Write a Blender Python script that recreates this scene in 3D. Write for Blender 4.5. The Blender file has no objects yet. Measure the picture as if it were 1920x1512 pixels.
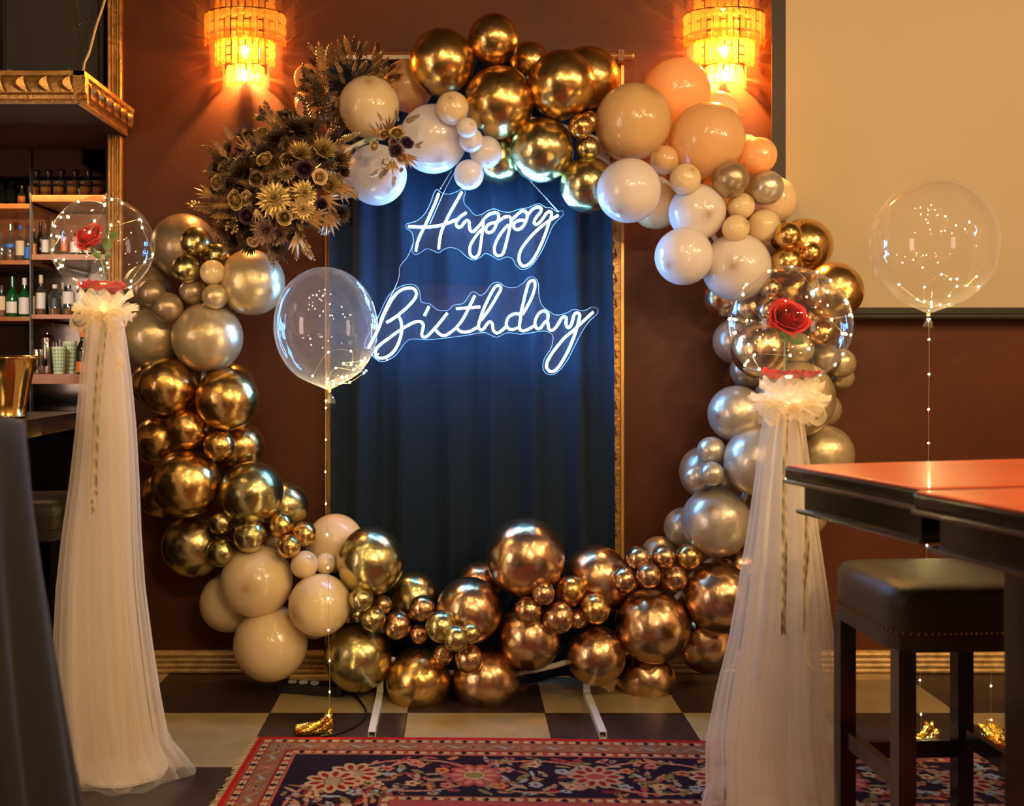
import bpy, bmesh, math, random
import numpy as np
from mathutils import Vector, Matrix, Euler
random.seed(7); rng = np.random.RandomState(7)
PI = math.pi; R = math.radians
scene = bpy.context.scene
COL = scene.collection

# ------------------------------------------------------------------ camera, light, exposure
F, CX, CY, CH = 1914.0, 862.0, 682.0, 1.27      # focal length and vanishing point in photo pixels, eye height
cam_d = bpy.data.cameras.new('camera'); cam = bpy.data.objects.new('camera', cam_d); COL.objects.link(cam)
cam.location = (0, 0, CH); cam.rotation_euler = (PI/2, 0, 0)
cam_d.sensor_width = 36; cam_d.lens = 36*F/1920
cam_d.shift_x = (960-CX)/1920; cam_d.shift_y = -(756-CY)/1920
cam_d.dof.use_dof = True; cam_d.dof.focus_distance = 3.65; cam_d.dof.aperture_fstop = 3.2
cam_d.clip_start = 0.05
scene.camera = cam
vs = scene.view_settings
vs.view_transform = 'Standard'; vs.look = 'None'; vs.gamma = 1; vs.exposure = 1.5; vs.use_curve_mapping = False
cy = scene.cycles
cy.use_denoising = True; cy.max_bounces = 10; cy.diffuse_bounces = 3; cy.glossy_bounces = 5
cy.transmission_bounces = 6; cy.transparent_max_bounces = 24
cy.sample_clamp_indirect = 4; cy.sample_clamp_direct = 0; cy.caustics_reflective = False; cy.caustics_refractive = False
cy.use_light_tree = True; cy.use_adaptive_sampling = False
world = bpy.data.worlds.new('world'); scene.world = world; world.use_nodes = True
world.node_tree.nodes['Background'].inputs[0].default_value = (1.0, 0.75, 0.5, 1)
world.node_tree.nodes['Background'].inputs[1].default_value = 0.02

def light(kind, name, loc, power, color, size=0.1, rot=None, size_y=None, spot=None):
    d = bpy.data.lights.new(name, kind); d.energy = power; d.color = color
    if kind == 'AREA':
        d.size = size
        if size_y: d.shape = 'RECTANGLE'; d.size_y = size_y
    else: d.shadow_soft_size = size
    if spot: d.spot_size = R(spot); d.spot_blend = 0.5
    o = bpy.data.objects.new(name, d); o.location = loc
    if rot: o.rotation_euler = rot
    COL.objects.link(o); return o
# assumed unseen ceiling lamps of the room behind and beside the camera
WARM = (1.0, 0.67, 0.34)
for (x, y, z, p) in ((0.75, -0.6, 2.75, 26), (1.15, -0.6, 2.75, 26), (2.2, 0.9, 2.7, 26), (2.9, 1.8, 2.6, 24), (1.5, 1.6, 3.0, 10),
                     (-0.9, -1.2, 2.8, 9), (-2.0, 1.0, 2.8, 3), (2.2, -2.4, 2.8, 30), (3.4, 0.2, 2.7, 26), (0.2, 1.4, 3.0, 10), (-0.35, 0.1, 2.9, 10)):  # last lamp is an added fill for front surfaces
    light('POINT', 'assumed_ceiling_lamp_light', (x, y, z), p, WARM, 0.06)
# unseen window assumed left of the camera, added for side light and reflections
light('AREA', 'assumed_window_light', (-3.3, 0.7, 1.45), 14, (1.0, 0.72, 0.6), 0.9, (PI/2, 0, -PI/2), 1.7)
SCONCE = (1.0, 0.47, 0.12)

# ------------------------------------------------------------------ helpers
def P(px, py, Y): return Vector(((px-CX)/F*Y, Y, CH-(py-CY)/F*Y))
def S(Y): return Y/F
def tag(o, label=None, cat=None, group=None, kind=None):
    if label: o['label'] = label
    if cat: o['category'] = cat
    if group: o['group'] = group
    if kind: o['kind'] = kind
    return o
def empty(name, loc, label=None, cat=None, group=None, rz=0):
    o = bpy.data.objects.new(name, None); o.location = loc; o.rotation_euler = (0, 0, rz)
    o.empty_display_size = 0.05; COL.objects.link(o); return tag(o, label, cat, group)
class MB:
    """collects vertices and faces"""
    def __init__(s): s.v = []; s.f = []; s.m = []
    def add(s, vs, fs, mi=0):
        b = len(s.v); s.v += [tuple(v) for v in vs]; s.f += [tuple(i+b for i in f) for f in fs]; s.m += [mi]*len(fs); return s
    def box(s, c, d, rz=0, mi=0, M=None):
        hx, hy, hz = d[0]/2, d[1]/2, d[2]/2
        co = [Vector((x*hx, y*hy, z*hz)) for z in (-1, 1) for y in (-1, 1) for x in (-1, 1)]
        m = Matrix.Rotation(rz, 3, 'Z') if M is None else M
        co = [m @ v + Vector(c) for v in co]
        return s.add(co, [(0,2,3,1),(4,5,7,6),(0,1,5,4),(2,6,7,3),(0,4,6,2),(1,3,7,5)], mi)
    def lathe(s, prof, n=24, c=(0,0,0), mi=0, cap=True, M=None):
        vs = []; fs = []
        for (r, z) in prof:
            for k in range(n):
                a = 2*PI*k/n; v = Vector((r*math.cos(a), r*math.sin(a), z))
                if M is not None: v = M @ v
                vs.append(v+Vector(c))
        for i in range(len(prof)-1):
            for k in range(n): fs.append((i*n+k, i*n+(k+1)%n, (i+1)*n+(k+1)%n, (i+1)*n+k))
        if cap:
            if prof[0][0] > 1e-5: fs.append(tuple(range(n))[::-1])
            if prof[-1][0] > 1e-5: fs.append(tuple((len(prof)-1)*n+k for k in range(n)))
        return s.add(vs, fs, mi)
    def tube(s, pts, r, n=8, mi=0, closed=False, cap=True, flat=1.0):
        pts = [Vector(p) for p in pts]; m = len(pts); vs = []; fs = []
        up = Vector((0.03, 0.02, 1)).normalized(); prev = None
        for i, p in enumerate(pts):
            a = pts[(i+1) % m] if (closed or i < m-1) else p
            b = pts[i-1] if (closed or i > 0) else p
            t = (a-b).normalized() if (a-b).length > 1e-9 else Vector((0,0,1))
            if prev is None:
                x = t.cross(up); x = x.normalized() if x.length > 1e-4 else Vector((1,0,0))
            else:
                x = prev - t*prev.dot(t); x = x.normalized() if x.length > 1e-6 else prev
            prev = x; y = t.cross(x)
            rr = r(i/(m-1)) if callable(r) else r
            for k in range(n):
                q = 2*PI*k/n; vs.append(p + x*(rr*math.cos(q)) + y*(rr*flat*math.sin(q)))
        L = m if closed else m-1
        for i in range(L):
            j = (i+1) % m
            for k in range(n): fs.append((i*n+k, i*n+(k+1)%n, j*n+(k+1)%n, j*n+k))
        if cap and not closed:
            fs.append(tuple(range(n))[::-1]); fs.append(tuple((m-1)*n+k for k in range(n)))
        return s.add(vs, fs, mi)
    def sphere(s, c, r, n=10, m=6, mi=0, sc=(1,1,1)):
        prof = [(math.sin(PI*i/m), -math.cos(PI*i/m)) for i in range(m+1)]
        prof[0] = (1e-6, -1); prof[-1] = (1e-6, 1)
        M = Matrix.Diagonal((r*sc[0], r*sc[1], r*sc[2]))
        return s.lathe(prof, n, c, mi, False, M)
    def prism(s, poly, y0, y1, mi=0, side=None):
        """poly: list of (x,z), extruded along y"""
        n = len(poly); vs = [(x, y0, z) for x, z in poly]+[(x, y1, z) for x, z in poly]
        s.add(vs, [tuple(range(n)), tuple(range(n, 2*n))[::-1]], mi)
        b = len(s.v)-2*n
        for k in range(n):
            s.f.append((b+k, b+n+k, b+n+(k+1)%n, b+(k+1)%n)); s.m.append(mi if side is None else side)
        return s
    def grid(s, fn, nu, nv, mi=0, closed_u=False):
        vs = [fn(i/(nu if closed_u else nu-1), j/(nv-1)) for j in range(nv) for i in range(nu)]
        fs = []
        for j in range(nv-1):
            for i in range(nu if closed_u else nu-1):
                i2 = (i+1) % nu; fs.append((j*nu+i, j*nu+i2, (j+1)*nu+i2, (j+1)*nu+i))
        return s.add(vs, fs, mi)
    def mesh(s, name, mats, smooth=True, angle=40):
        me = bpy.data.meshes.new(name); me.from_pydata(s.v, [], s.f)
        for m in (mats if isinstance(mats, (list, tuple)) else [mats]): me.materials.append(m)
        if len(s.m) == len(me.polygons): me.polygons.foreach_set('material_index', s.m)
        bm = bmesh.new(); bm.from_mesh(me); bmesh.ops.recalc_face_normals(bm, faces=bm.faces)
        if smooth:
            ca = R(angle)
            for e in bm.edges:
                if len(e.link_faces) == 2 and e.calc_face_angle(0) > ca: e.smooth = False
            for f in bm.faces: f.smooth = True
        bm.to_mesh(me); bm.free(); me.update(); return me
    def build(s, name, mats, parent=None, smooth=True, angle=40, loc=None):
        return link(name, s.mesh(name, mats, smooth, angle), parent, loc)
def link(name, me, parent=None, loc=None, rot=None, sc=None):
    o = bpy.data.objects.new(name, me); COL.objects.link(o)
    if parent: o.parent = parent
    if loc is not None: o.location = loc
    if rot is not None: o.rotation_euler = rot
    if sc is not None: o.scale = sc if hasattr(sc, '__len__') else (sc, sc, sc)
    return o
def catmull(pts, k=6, closed=False):
    pts = [Vector(p) for p in pts]; out = []; n = len(pts)
    rngi = range(n) if closed else range(n-1)
    for i in rngi:
        p0 = pts[(i-1) % n] if (closed or i > 0) else pts[0]*2-pts[1]
        p1 = pts[i]; p2 = pts[(i+1) % n]
        p3 = pts[(i+2) % n] if (closed or i < n-2) else pts[-1]*2-pts[-2]
        for j in range(k):
            t = j/k
            out.append(0.5*((2*p1)+(p2-p0)*t+(2*p0-5*p1+4*p2-p3)*t*t+(3*p1-p0-3*p2+p3)*t**3))
    if not closed: out.append(pts[-1])
    return out
def look(d):   # rotation taking local +Z to direction d
    return Vector(d).to_track_quat('Z', 'Y').to_matrix()

# ------------------------------------------------------------------ materials
def nodes(name):
    m = bpy.data.materials.new(name); m.use_nodes = True; nt = m.node_tree
    return m, nt, nt.nodes['Principled BSDF'], nt.nodes['Material Output']
def mat(name, col, rough=0.5, metal=0.0, bump=0, bscale=40, var=0, coat=0, emit=None, estr=0, spec=0.5, transl=0, vscale=8, sheen=0, detail=3):
    m, nt, b, out = nodes(name)
    b.inputs['Base Color'].default_value = (*col, 1); b.inputs['Roughness'].default_value = rough
    b.inputs['Metallic'].default_value = metal; b.inputs['Coat Weight'].default_value = coat
    b.inputs['Coat Roughness'].default_value = 0.08; b.inputs['Specular IOR Level'].default_value = spec
    if sheen: b.inputs['Sheen Weight'].default_value = sheen
    if emit: b.inputs['Emission Color'].default_value = (*emit, 1); b.inputs['Emission Strength'].default_value = estr
    tc = nt.nodes.new('ShaderNodeTexCoord')
    if var:
        n = nt.nodes.new('ShaderNodeTexNoise'); n.inputs['Scale'].default_value = vscale; n.inputs['Detail'].default_value = 4
        nt.links.new(tc.outputs['Object'], n.inputs['Vector'])
        r = nt.nodes.new('ShaderNodeValToRGB')
        r.color_ramp.elements[0].position = 0.3; r.color_ramp.elements[1].position = 0.7
        r.color_ramp.elements[0].color = (*[c*(1-var) for c in col], 1); r.color_ramp.elements[1].color = (*[min(1, c*(1+var)) for c in col], 1)
        nt.links.new(n.outputs['Fac'], r.inputs['Fac']); nt.links.new(r.outputs['Color'], b.inputs['Base Color'])
    if bump:
        n = nt.nodes.new('ShaderNodeTexNoise'); n.inputs['Scale'].default_value = bscale; n.inputs['Detail'].default_value = detail
        nt.links.new(tc.outputs['Object'], n.inputs['Vector'])
        bp = nt.nodes.new('ShaderNodeBump'); bp.inputs['Strength'].default_value = bump; bp.inputs['Distance'].default_value = 0.01
        nt.links.new(n.outputs['Fac'], bp.inputs['Height']); nt.links.new(bp.outputs['Normal'], b.inputs['Normal'])
    if transl:
        t = nt.nodes.new('ShaderNodeBsdfTranslucent'); t.inputs['Color'].default_value = (*col, 1)
        mx = nt.nodes.new('ShaderNodeMixShader'); mx.inputs[0].default_value = transl
        nt.links.new(b.outputs[0], mx.inputs[1]); nt.links.new(t.outputs[0], mx.inputs[2]); nt.links.new(mx.outputs[0], out.inputs['Surface'])
    return m
def balloon_mat(name, col, rough, metal, transl=0, coat=0, spec=0.5, tip=(0.55, 0.4, 0.25)):
    """latex: darker, thicker spot at the crown tip (local +Z) and at the neck"""
    m = mat(name, col, rough, metal, coat=coat, spec=spec, transl=transl)
    nt = m.node_tree; b = nt.nodes['Principled BSDF']
    tc = nt.nodes.new('ShaderNodeTexCoord'); sp = nt.nodes.new('ShaderNodeSeparateXYZ'); nt.links.new(tc.outputs['Object'], sp.inputs[0])
    r = nt.nodes.new('ShaderNodeValToRGB'); mp = nt.nodes.new('ShaderNodeMapRange')
    mp.inputs['From Min'].default_value = -1.1; mp.inputs['From Max'].default_value = 1.0
    nt.links.new(sp.outputs['Z'], mp.inputs['Value']); nt.links.new(mp.outputs['Result'], r.inputs['Fac'])
    e = r.color_ramp.elements
    dk = [c*t for c, t in zip(col, tip)]
    e[0].position = 0.0; e[0].color = (*dk, 1); e[1].position = 1.0; e[1].color = (*dk, 1)
    for pos, c in ((0.12, col), (0.955, col), (0.990, [c*0.82 for c in col]), (0.9975, [c*(0.4+0.6*t) for c, t in zip(col, tip)])):
        q = e.new(pos); q.color = (*c, 1)
    nt.links.new(r.outputs['Color'], b.inputs['Base Color'])
    # faint stretch variation of the latex
    n = nt.nodes.new('ShaderNodeTexNoise'); n.inputs['Scale'].default_value = 1.6; nt.links.new(tc.outputs['Object'], n.inputs['Vector'])
    bp = nt.nodes.new('ShaderNodeBump'); bp.inputs['Strength'].default_value = 0.06; bp.inputs['Distance'].default_value = 0.2
    nt.links.new(n.outputs['Fac'], bp.inputs['Height']); nt.links.new(bp.outputs['Normal'], b.inputs['Normal'])
    return m
def clear_mat(name, tint=(1,1,1), haze=0.03, base=0.04, edge=0.55, hazecol=(1,1,1), rough=0.02, power=3.0):
    """thin clear film: transparent, mirror-like towards grazing, slight milky haze"""
    m, nt, b, out = nodes(name); nt.nodes.remove(b)
    lw = nt.nodes.new('ShaderNodeLayerWeight'); lw.inputs['Blend'].default_value = 0.5
    pw = nt.nodes.new('ShaderNodeMath'); pw.operation = 'POWER'; pw.inputs[1].default_value = power
    nt.links.new(lw.outputs['Facing'], pw.inputs[0])
    mr = nt.nodes.new('ShaderNodeMapRange'); mr.inputs['To Min'].default_value = base; mr.inputs['To Max'].default_value = edge
    nt.links.new(pw.outputs[0], mr.inputs['Value'])
    mh = nt.nodes.new('ShaderNodeMapRange'); mh.inputs['To Min'].default_value = haze; mh.inputs['To Max'].default_value = min(0.9, haze*7)
    nt.links.new(pw.outputs[0], mh.inputs['Value'])
    tr = nt.nodes.new('ShaderNodeBsdfTransparent'); tr.inputs['Color'].default_value = (*tint, 1)
    gl = nt.nodes.new('ShaderNodeBsdfGlossy'); gl.inputs['Roughness'].default_value = rough
    tl = nt.nodes.new('ShaderNodeBsdfTranslucent'); tl.inputs['Color'].default_value = (*hazecol, 1)
    df = nt.nodes.new('ShaderNodeBsdfDiffuse'); df.inputs['Color'].default_value = (*hazecol, 1)
    m0 = nt.nodes.new('ShaderNodeMixShader'); m0.inputs[0].default_value = 0.5
    nt.links.new(tl.outputs[0], m0.inputs[1]); nt.links.new(df.outputs[0], m0.inputs[2])
    m1 = nt.nodes.new('ShaderNodeMixShader'); nt.links.new(mh.outputs['Result'], m1.inputs[0])
    nt.links.new(tr.outputs[0], m1.inputs[1]); nt.links.new(m0.outputs[0], m1.inputs[2])
    m2 = nt.nodes.new('ShaderNodeMixShader'); nt.links.new(mr.outputs['Result'], m2.inputs[0])
    nt.links.new(m1.outputs[0], m2.inputs[1]); nt.links.new(gl.outputs[0], m2.inputs[2])
    nt.links.new(m2.outputs[0], out.inputs['Surface']); return m
def tulle_mat(name, col, alpha):
    m, nt, b, out = nodes(name); nt.nodes.remove(b)
    lw = nt.nodes.new('ShaderNodeLayerWeight'); lw.inputs['Blend'].default_value = 0.5
    mh = nt.nodes.new('ShaderNodeMapRange'); mh.inputs['To Min'].default_value = alpha; mh.inputs['To Max'].default_value = min(0.95, alpha*3.2)
    nt.links.new(lw.outputs['Facing'], mh.inputs['Value'])
    tr = nt.nodes.new('ShaderNodeBsdfTransparent')
    tl = nt.nodes.new('ShaderNodeBsdfTranslucent'); tl.inputs['Color'].default_value = (*col, 1)
    df = nt.nodes.new('ShaderNodeBsdfDiffuse'); df.inputs['Color'].default_value = (*col, 1)
    m0 = nt.nodes.new('ShaderNodeMixShader'); m0.inputs[0].default_value = 0.5
    nt.links.new(tl.outputs[0], m0.inputs[1]); nt.links.new(df.outputs[0], m0.inputs[2])
    m1 = nt.nodes.new('ShaderNodeMixShader'); nt.links.new(mh.outputs['Result'], m1.inputs[0])
    nt.links.new(tr.outputs[0], m1.inputs[1]); nt.links.new(m0.outputs[0], m1.inputs[2])
    nt.links.new(m1.outputs[0], out.inputs['Surface']); return m
def emit_mat(name, col, s):
    m, nt, b, out = nodes(name); nt.nodes.remove(b)
    e = nt.nodes.new('ShaderNodeEmission'); e.inputs[0].default_value = (*col, 1); e.inputs[1].default_value = s
    nt.links.new(e.outputs[0], out.inputs['Surface']); return m

def wall_material():
    m, nt, b, out = nodes('wall_plaster')
    tc = nt.nodes.new('ShaderNodeTexCoord')
    n = nt.nodes.new('ShaderNodeTexNoise'); n.inputs['Scale'].default_value = 1.7; n.inputs['Detail'].default_value = 6
    nt.links.new(tc.outputs['Object'], n.inputs['Vector'])
    r = nt.nodes.new('ShaderNodeValToRGB'); e = r.color_ramp.elements
    e[0].position = 0.3; e[0].color = (0.074, 0.019, 0.005, 1); e[1].position = 0.7; e[1].color = (0.108, 0.030, 0.008, 1)
    nt.links.new(n.outputs['Fac'], r.inputs['Fac']); nt.links.new(r.outputs['Color'], b.inputs['Base Color'])
    b.inputs['Roughness'].default_value = 0.5; b.inputs['Specular IOR Level'].default_value = 0.28
    # trowelled plaster: soft waves and short raised scratches
    mp = nt.nodes.new('ShaderNodeMapping'); mp.inputs['Scale'].default_value = (1, 1, 1.15); mp.inputs['Rotation'].default_value = (0, 0.5, 0)
    nt.links.new(tc.outputs['Object'], mp.inputs['Vector'])
    n1 = nt.nodes.new('ShaderNodeTexNoise'); n1.inputs['Scale'].default_value = 9; n1.inputs['Detail'].default_value = 9; n1.inputs['Distortion'].default_value = 0.6
    nt.links.new(mp.outputs[0], n1.inputs['Vector'])
    n2 = nt.nodes.new('ShaderNodeTexNoise'); n2.inputs['Scale'].default_value = 38; n2.inputs['Detail'].default_value = 2; n2.inputs['Distortion'].default_value = 3
    nt.links.new(mp.outputs[0], n2.inputs['Vector'])
    r2 = nt.nodes.new('ShaderNodeValToRGB'); r2.color_ramp.elements[0].position = 0.66; r2.color_ramp.elements[1].position = 0.72
    nt.links.new(n2.outputs['Fac'], r2.inputs['Fac'])
    ad = nt.nodes.new('ShaderNodeMath'); ad.operation = 'MULTIPLY_ADD'; ad.inputs[1].default_value = 0.5
    nt.links.new(r2.outputs['Color'], ad.inputs[0]); nt.links.new(n1.outputs['Fac'], ad.inputs[2])
    bp = nt.nodes.new('ShaderNodeBump'); bp.inputs['Strength'].default_value = 0.35; bp.inputs['Distance'].default_value = 0.006
    nt.links.new(ad.outputs[0], bp.inputs['Height']); nt.links.new(bp.outputs['Normal'], b.inputs['Normal'])
    return m
M = {}
M['wall'] = wall_material()
M['dark'] = mat('dark_ceiling', (0.03, 0.02, 0.015), 0.7)
M['room'] = mat('room_wall_paint', (0.30, 0.18, 0.10), 0.6, var=0.2, vscale=2)
M['black'] = mat('black_plastic', (0.012, 0.012, 0.012), 0.4)
M['blackmat'] = mat('black_matt', (0.018, 0.015, 0.014), 0.6)
M['gold'] = balloon_mat('chrome_gold_latex', (0.72, 0.46, 0.16), 0.25, 1)
M['lime'] = balloon_mat('green_lit_gold_latex', (0.57, 0.49, 0.23), 0.25, 1)  # gold latex, green cast of the light mostly put into the colour
M['copper'] = balloon_mat('bronze_lit_gold_latex', (0.64, 0.41, 0.23), 0.25, 1)  # same gold again, mostly the light's bronze tone painted in
M['pearl'] = balloon_mat('pearl_champagne_latex', (0.62, 0.50, 0.30), 0.33, 0.55, coat=0.2)
M['silver'] = balloon_mat('pearl_silver_cream_latex', (0.58, 0.51, 0.40), 0.32, 0.55, coat=0.2)
M['taupe'] = balloon_mat('pearl_taupe_latex', (0.42, 0.31, 0.20), 0.33, 0.6, coat=0.2)
M['ivory'] = balloon_mat('ivory_latex', (0.92, 0.72, 0.43), 0.16, 0, transl=0.22, spec=0.6)
M['white'] = balloon_mat('white_latex', (0.90, 0.81, 0.71), 0.16, 0, transl=0.24, spec=0.6)
M['peach'] = balloon_mat('peach_latex', (0.88, 0.60, 0.29), 0.16, 0, transl=0.34, spec=0.6)  # also on one white balloon, standing for the sconce glow
M['clear'] = clear_mat('clear_film', haze=0.022, base=0.05, edge=0.5)
M['globe'] = clear_mat('globe_film', haze=0.008, base=0.035, edge=0.5)
M['hazy'] = clear_mat('milky_clear_film', haze=0.055, base=0.06, edge=0.5)
M['acrylic'] = clear_mat('acrylic_sheet', haze=0.006, base=0.03, edge=0.3)
M['acr_edge'] = mat('acrylic_edge', (0.7, 0.85, 0.95), 0.15, transl=0.3)
M['neon'] = emit_mat('neon_tube_light', (0.13, 0.42, 1.0), 38.0)
M['bulb'] = emit_mat('led_light', (1.0, 0.72, 0.28), 210.0)
M['wire'] = mat('copper_wire', (0.75, 0.62, 0.4), 0.3, 0.7)
M['tulle'] = tulle_mat('tulle_outer', (1.0, 0.90, 0.73), 0.17)
M['tulle2'] = tulle_mat('tulle_inner', (1.0, 0.90, 0.72), 0.60)
M['ruffle'] = tulle_mat('tulle_ruffle', (1.0, 0.90, 0.74), 0.24)
M['organza'] = tulle_mat('organza_ribbon', (0.95, 0.80, 0.52), 0.55)
M['satin'] = mat('gold_satin', (0.42, 0.34, 0.21), 0.45, 0.1)
M['curtain'] = mat('black_curtain_cloth', (0.0018, 0.012, 0.027), 0.95, bump=0.15, bscale=300)
M['foil'] = mat('gold_foil', (0.95, 0.62, 0.10), 0.18, 1, bump=0.5, bscale=60)
M['brass'] = mat('antique_gold_paint', (0.50, 0.27, 0.08), 0.38, 0.75, var=0.25, vscale=20, bump=0.3, bscale=60)
M['brasspol'] = mat('polished_brass', (0.75, 0.48, 0.15), 0.16, 1)
M['chrome'] = mat('polished_steel', (0.7, 0.68, 0.64), 0.12, 1)
M['whitemetal'] = mat('white_painted_steel', (0.72, 0.68, 0.62), 0.35, 0.0, bump=0.05)
M['lamp_glass'] = clear_mat('lamp_tinted_crystal', tint=(1.0, 0.78, 0.42), haze=0.09, base=0.15, edge=0.7, hazecol=(1.0, 0.62, 0.24), rough=0.05, power=1.5)  # clear crystal, amber glow of the bulbs put into tint and haze
M['lampbulb'] = emit_mat('lamp_bulb_light', (1.0, 0.62, 0.25), 30.0)
M['screen'] = mat('projection_screen_cloth', (0.52, 0.42, 0.27), 0.8, bump=0.05, bscale=400)
M['screenblack'] = mat('screen_border', (0.022, 0.018, 0.014), 0.6)
M['wood'] = mat('dark_lacquered_wood', (0.012, 0.008, 0.007), 0.20, bump=0.05, bscale=80, coat=0.4)
M['moulding'] = mat('lacquered_moulding', (0.03, 0.03, 0.035), 0.16, coat=1.0, spec=1.0)
M['tabletop'] = mat('red_brown_table_top', (0.62, 0.085, 0.010), 0.34, coat=0.25, var=0.15, vscale=5)
M['leather'] = mat('black_leather', (0.035, 0.032, 0.022), 0.36, bump=0.25, bscale=220)
M['shelf'] = mat('shelf_wood', (0.30, 0.090, 0.014), 0.45, var=0.25, vscale=14, coat=0.3)
M['base'] = mat('brass_baseboard_wood', (0.62, 0.40, 0.15), 0.42, 0.2, var=0.3, vscale=30)
M['tile_l'] = mat('light_vinyl_tile', (0.38, 0.28, 0.14), 0.38, var=0.14, vscale=9, bump=0.08, bscale=60)
M['tile_d'] = mat('dark_vinyl_tile', (0.040, 0.026, 0.022), 0.32, var=0.25, vscale=9, bump=0.08, bscale=60)
M['grout'] = mat('tile_joint', (0.02, 0.016, 0.012), 0.8)
M['rose_red'] = mat('red_rose_petal', (0.40, 0.002, 0.005), 0.5, var=0.25, vscale=20, transl=0.1, spec=.25)
M['leaf_green'] = mat('green_leaf', (0.09, 0.15, 0.04), 0.45, var=0.3, vscale=15, transl=0.2)
M['stem_green'] = mat('green_stem', (0.10, 0.16, 0.08), 0.4)
M['fl_gold'] = mat('gold_petal', (0.62, 0.42, 0.16), 0.34, 0.45, var=0.25, vscale=30)
M['fl_cream'] = mat('cream_petal', (0.75, 0.52, 0.26), 0.5, 0.05, var=0.2, vscale=20, transl=0.15)
M['fl_olive'] = mat('olive_gold_petal', (0.58, 0.41, 0.14), 0.34, 0.5, var=0.3, vscale=30)
M['fl_plum'] = mat('plum_petal', (0.075, 0.03, 0.06), 0.45, 0.1, var=0.3, vscale=20)
M['fl_bronze'] = mat('bronze_petal', (0.30, 0.18, 0.08), 0.36, 0.5, var=0.35, vscale=30)
M['fl_mauve'] = mat('mauve_petal', (0.34, 0.20, 0.15), 0.5, 0.1, var=0.35, vscale=25)
M['fl_dark'] = mat('dark_bronze_leaf', (0.09, 0.055, 0.03), 0.4, 0.4, var=0.4, vscale=25)
M['fl_leaf'] = mat('gold_leaf', (0.60, 0.38, 0.16), 0.32, 0.5, var=0.25, vscale=20)
M['white_bits'] = mat('white_sprig', (0.7, 0.62, 0.5), 0.5)
def glass_mat(name, col, haze=0.10): return clear_mat(name, tint=col, haze=haze, base=0.10, edge=0.75, hazecol=col, power=2)
M['g_clear'] = glass_mat('clear_bottle_glass', (0.72, 0.75, 0.72), 0.05)
M['g_green'] = mat('green_bottle_glass', (0.01, 0.11, 0.025), 0.08, coat=0.6, transl=0.4)
M['g_dark'] = mat('dark_bottle_glass', (0.008, 0.012, 0.008), 0.08, coat=0.6)
M['g_amber'] = glass_mat('amber_drink_glass', (1.0, 0.62, 0.15), 0.25)
M['g_smoke'] = glass_mat('smoky_glass', (0.35, 0.28, 0.2), 0.06)
M['g_pink'] = glass_mat('pink_drink_glass', (1.0, 0.4, 0.28), 0.25)
M['amber_liq'] = mat('amber_liquid', (0.35, 0.11, 0.015), 0.1, coat=0.5, transl=0.3)
M['lab_white'] = mat('white_paper_label', (0.62, 0.56, 0.50), 0.6)
M['lab_blue'] = mat('blue_paper_label', (0.02, 0.13, 0.50), 0.5)
M['lab_orange'] = mat('orange_paper_label', (0.6, 0.17, 0.02), 0.5)
M['lab_cream'] = mat('cream_paper_label', (0.60, 0.45, 0.25), 0.6)
M['lab_dark'] = mat('dark_paper_label', (0.03, 0.03, 0.035), 0.5)
M['cup_green'] = mat('green_print', (0.10, 0.36, 0.12), 0.5)
M['cup_white'] = mat('white_paper_cup', (0.62, 0.62, 0.46), 0.5)
M['mirror'] = mat('back_mirror', (0.07, 0.06, 0.05), 0.08, 1)
M['nail'] = mat('brass_nail_head', (0.4, 0.28, 0.12), 0.3, 1)
M['cable'] = mat('cream_cable', (0.62, 0.45, 0.22), 0.5)
M['seat_dark'] = mat('dark_seat_cloth', (0.03, 0.03, 0.03), 0.6)

# ------------------------------------------------------------------ the room
WY = 4.2
def struct(name, mb, m, smooth=False):
    o = mb.build(name, m, None, smooth); o['kind'] = 'structure'; return o
XP0, XP1 = (206-CX)/F*WY, (231-CX)/F*WY          # the gilded post at the end of the wall
struct('wall_back', MB().box(((XP1+4.6)/2, WY+0.10, 1.65), (4.6-XP1, 0.2, 3.3)), M['wall'])
struct('wall_right', MB().box((4.6, 0, 1.65), (0.2, 8.8, 3.3)), M['room'])
struct('wall_left', MB().box((-3.7, 0.5, 1.65), (0.2, 10.0, 3.3)), M['room'])
struct('wall_front', MB().box((0.5, -4.5, 1.65), (8.4, 0.2, 3.3)), M['room'])
struct('wall_bar', MB().box((-2.4, 5.0, 1.65), (2.6, 0.2, 3.3)), M['dark'])
struct('wall_bar_end', MB().box((XP0+0.03, 4.66, 1.65), (0.06, 0.5, 3.3)), M['dark'])
struct('ceiling', MB().box((0.5, 0.3, 3.4), (8.6, 9.8, 0.2)), M['dark'])
fl = struct('floor', MB().box((0.5, 0.3, -0.06), (8.6, 9.8, 0.1)), M['grout'])
T = 0.5
tl = MB().box((0, 0, -0.005), (T-0.0025, T-0.0025, 0.010)).mesh('light_tile', M['tile_l'], False)
td = MB().box((0, 0, -0.005), (T-0.0025, T-0.0025, 0.010)).mesh('dark_tile', M['tile_d'], False)
for i in range(-7, 9):
    for j in range(-2, 5):
        x = 0.06+i*T; y = 3.461+(j-1)*T
        if x > 4.5 or x < -3.5 or (y > 4.4 and x > -1.3) or (y < 2.2 and abs(x) > 2.2): continue
        light_t = (i+j) % 2 == 1
        link('floor_tile', tl if light_t else td, fl, (x, y, 0))
# skirting, three reeded ridges
bbm = MB(); x0, x1 = XP1, 4.5
bbm.box(((x0+x1)/2, WY-0.008, 0.045), (x1-x0, 0.016, 0.09))
for k in range(4): bbm.tube([(x0, WY-0.018, 0.012+k*0.022), (x1, WY-0.018, 0.012+k*0.022)], 0.0095, 8)
struct('baseboard_back', bbm, M['base'], True)
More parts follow.
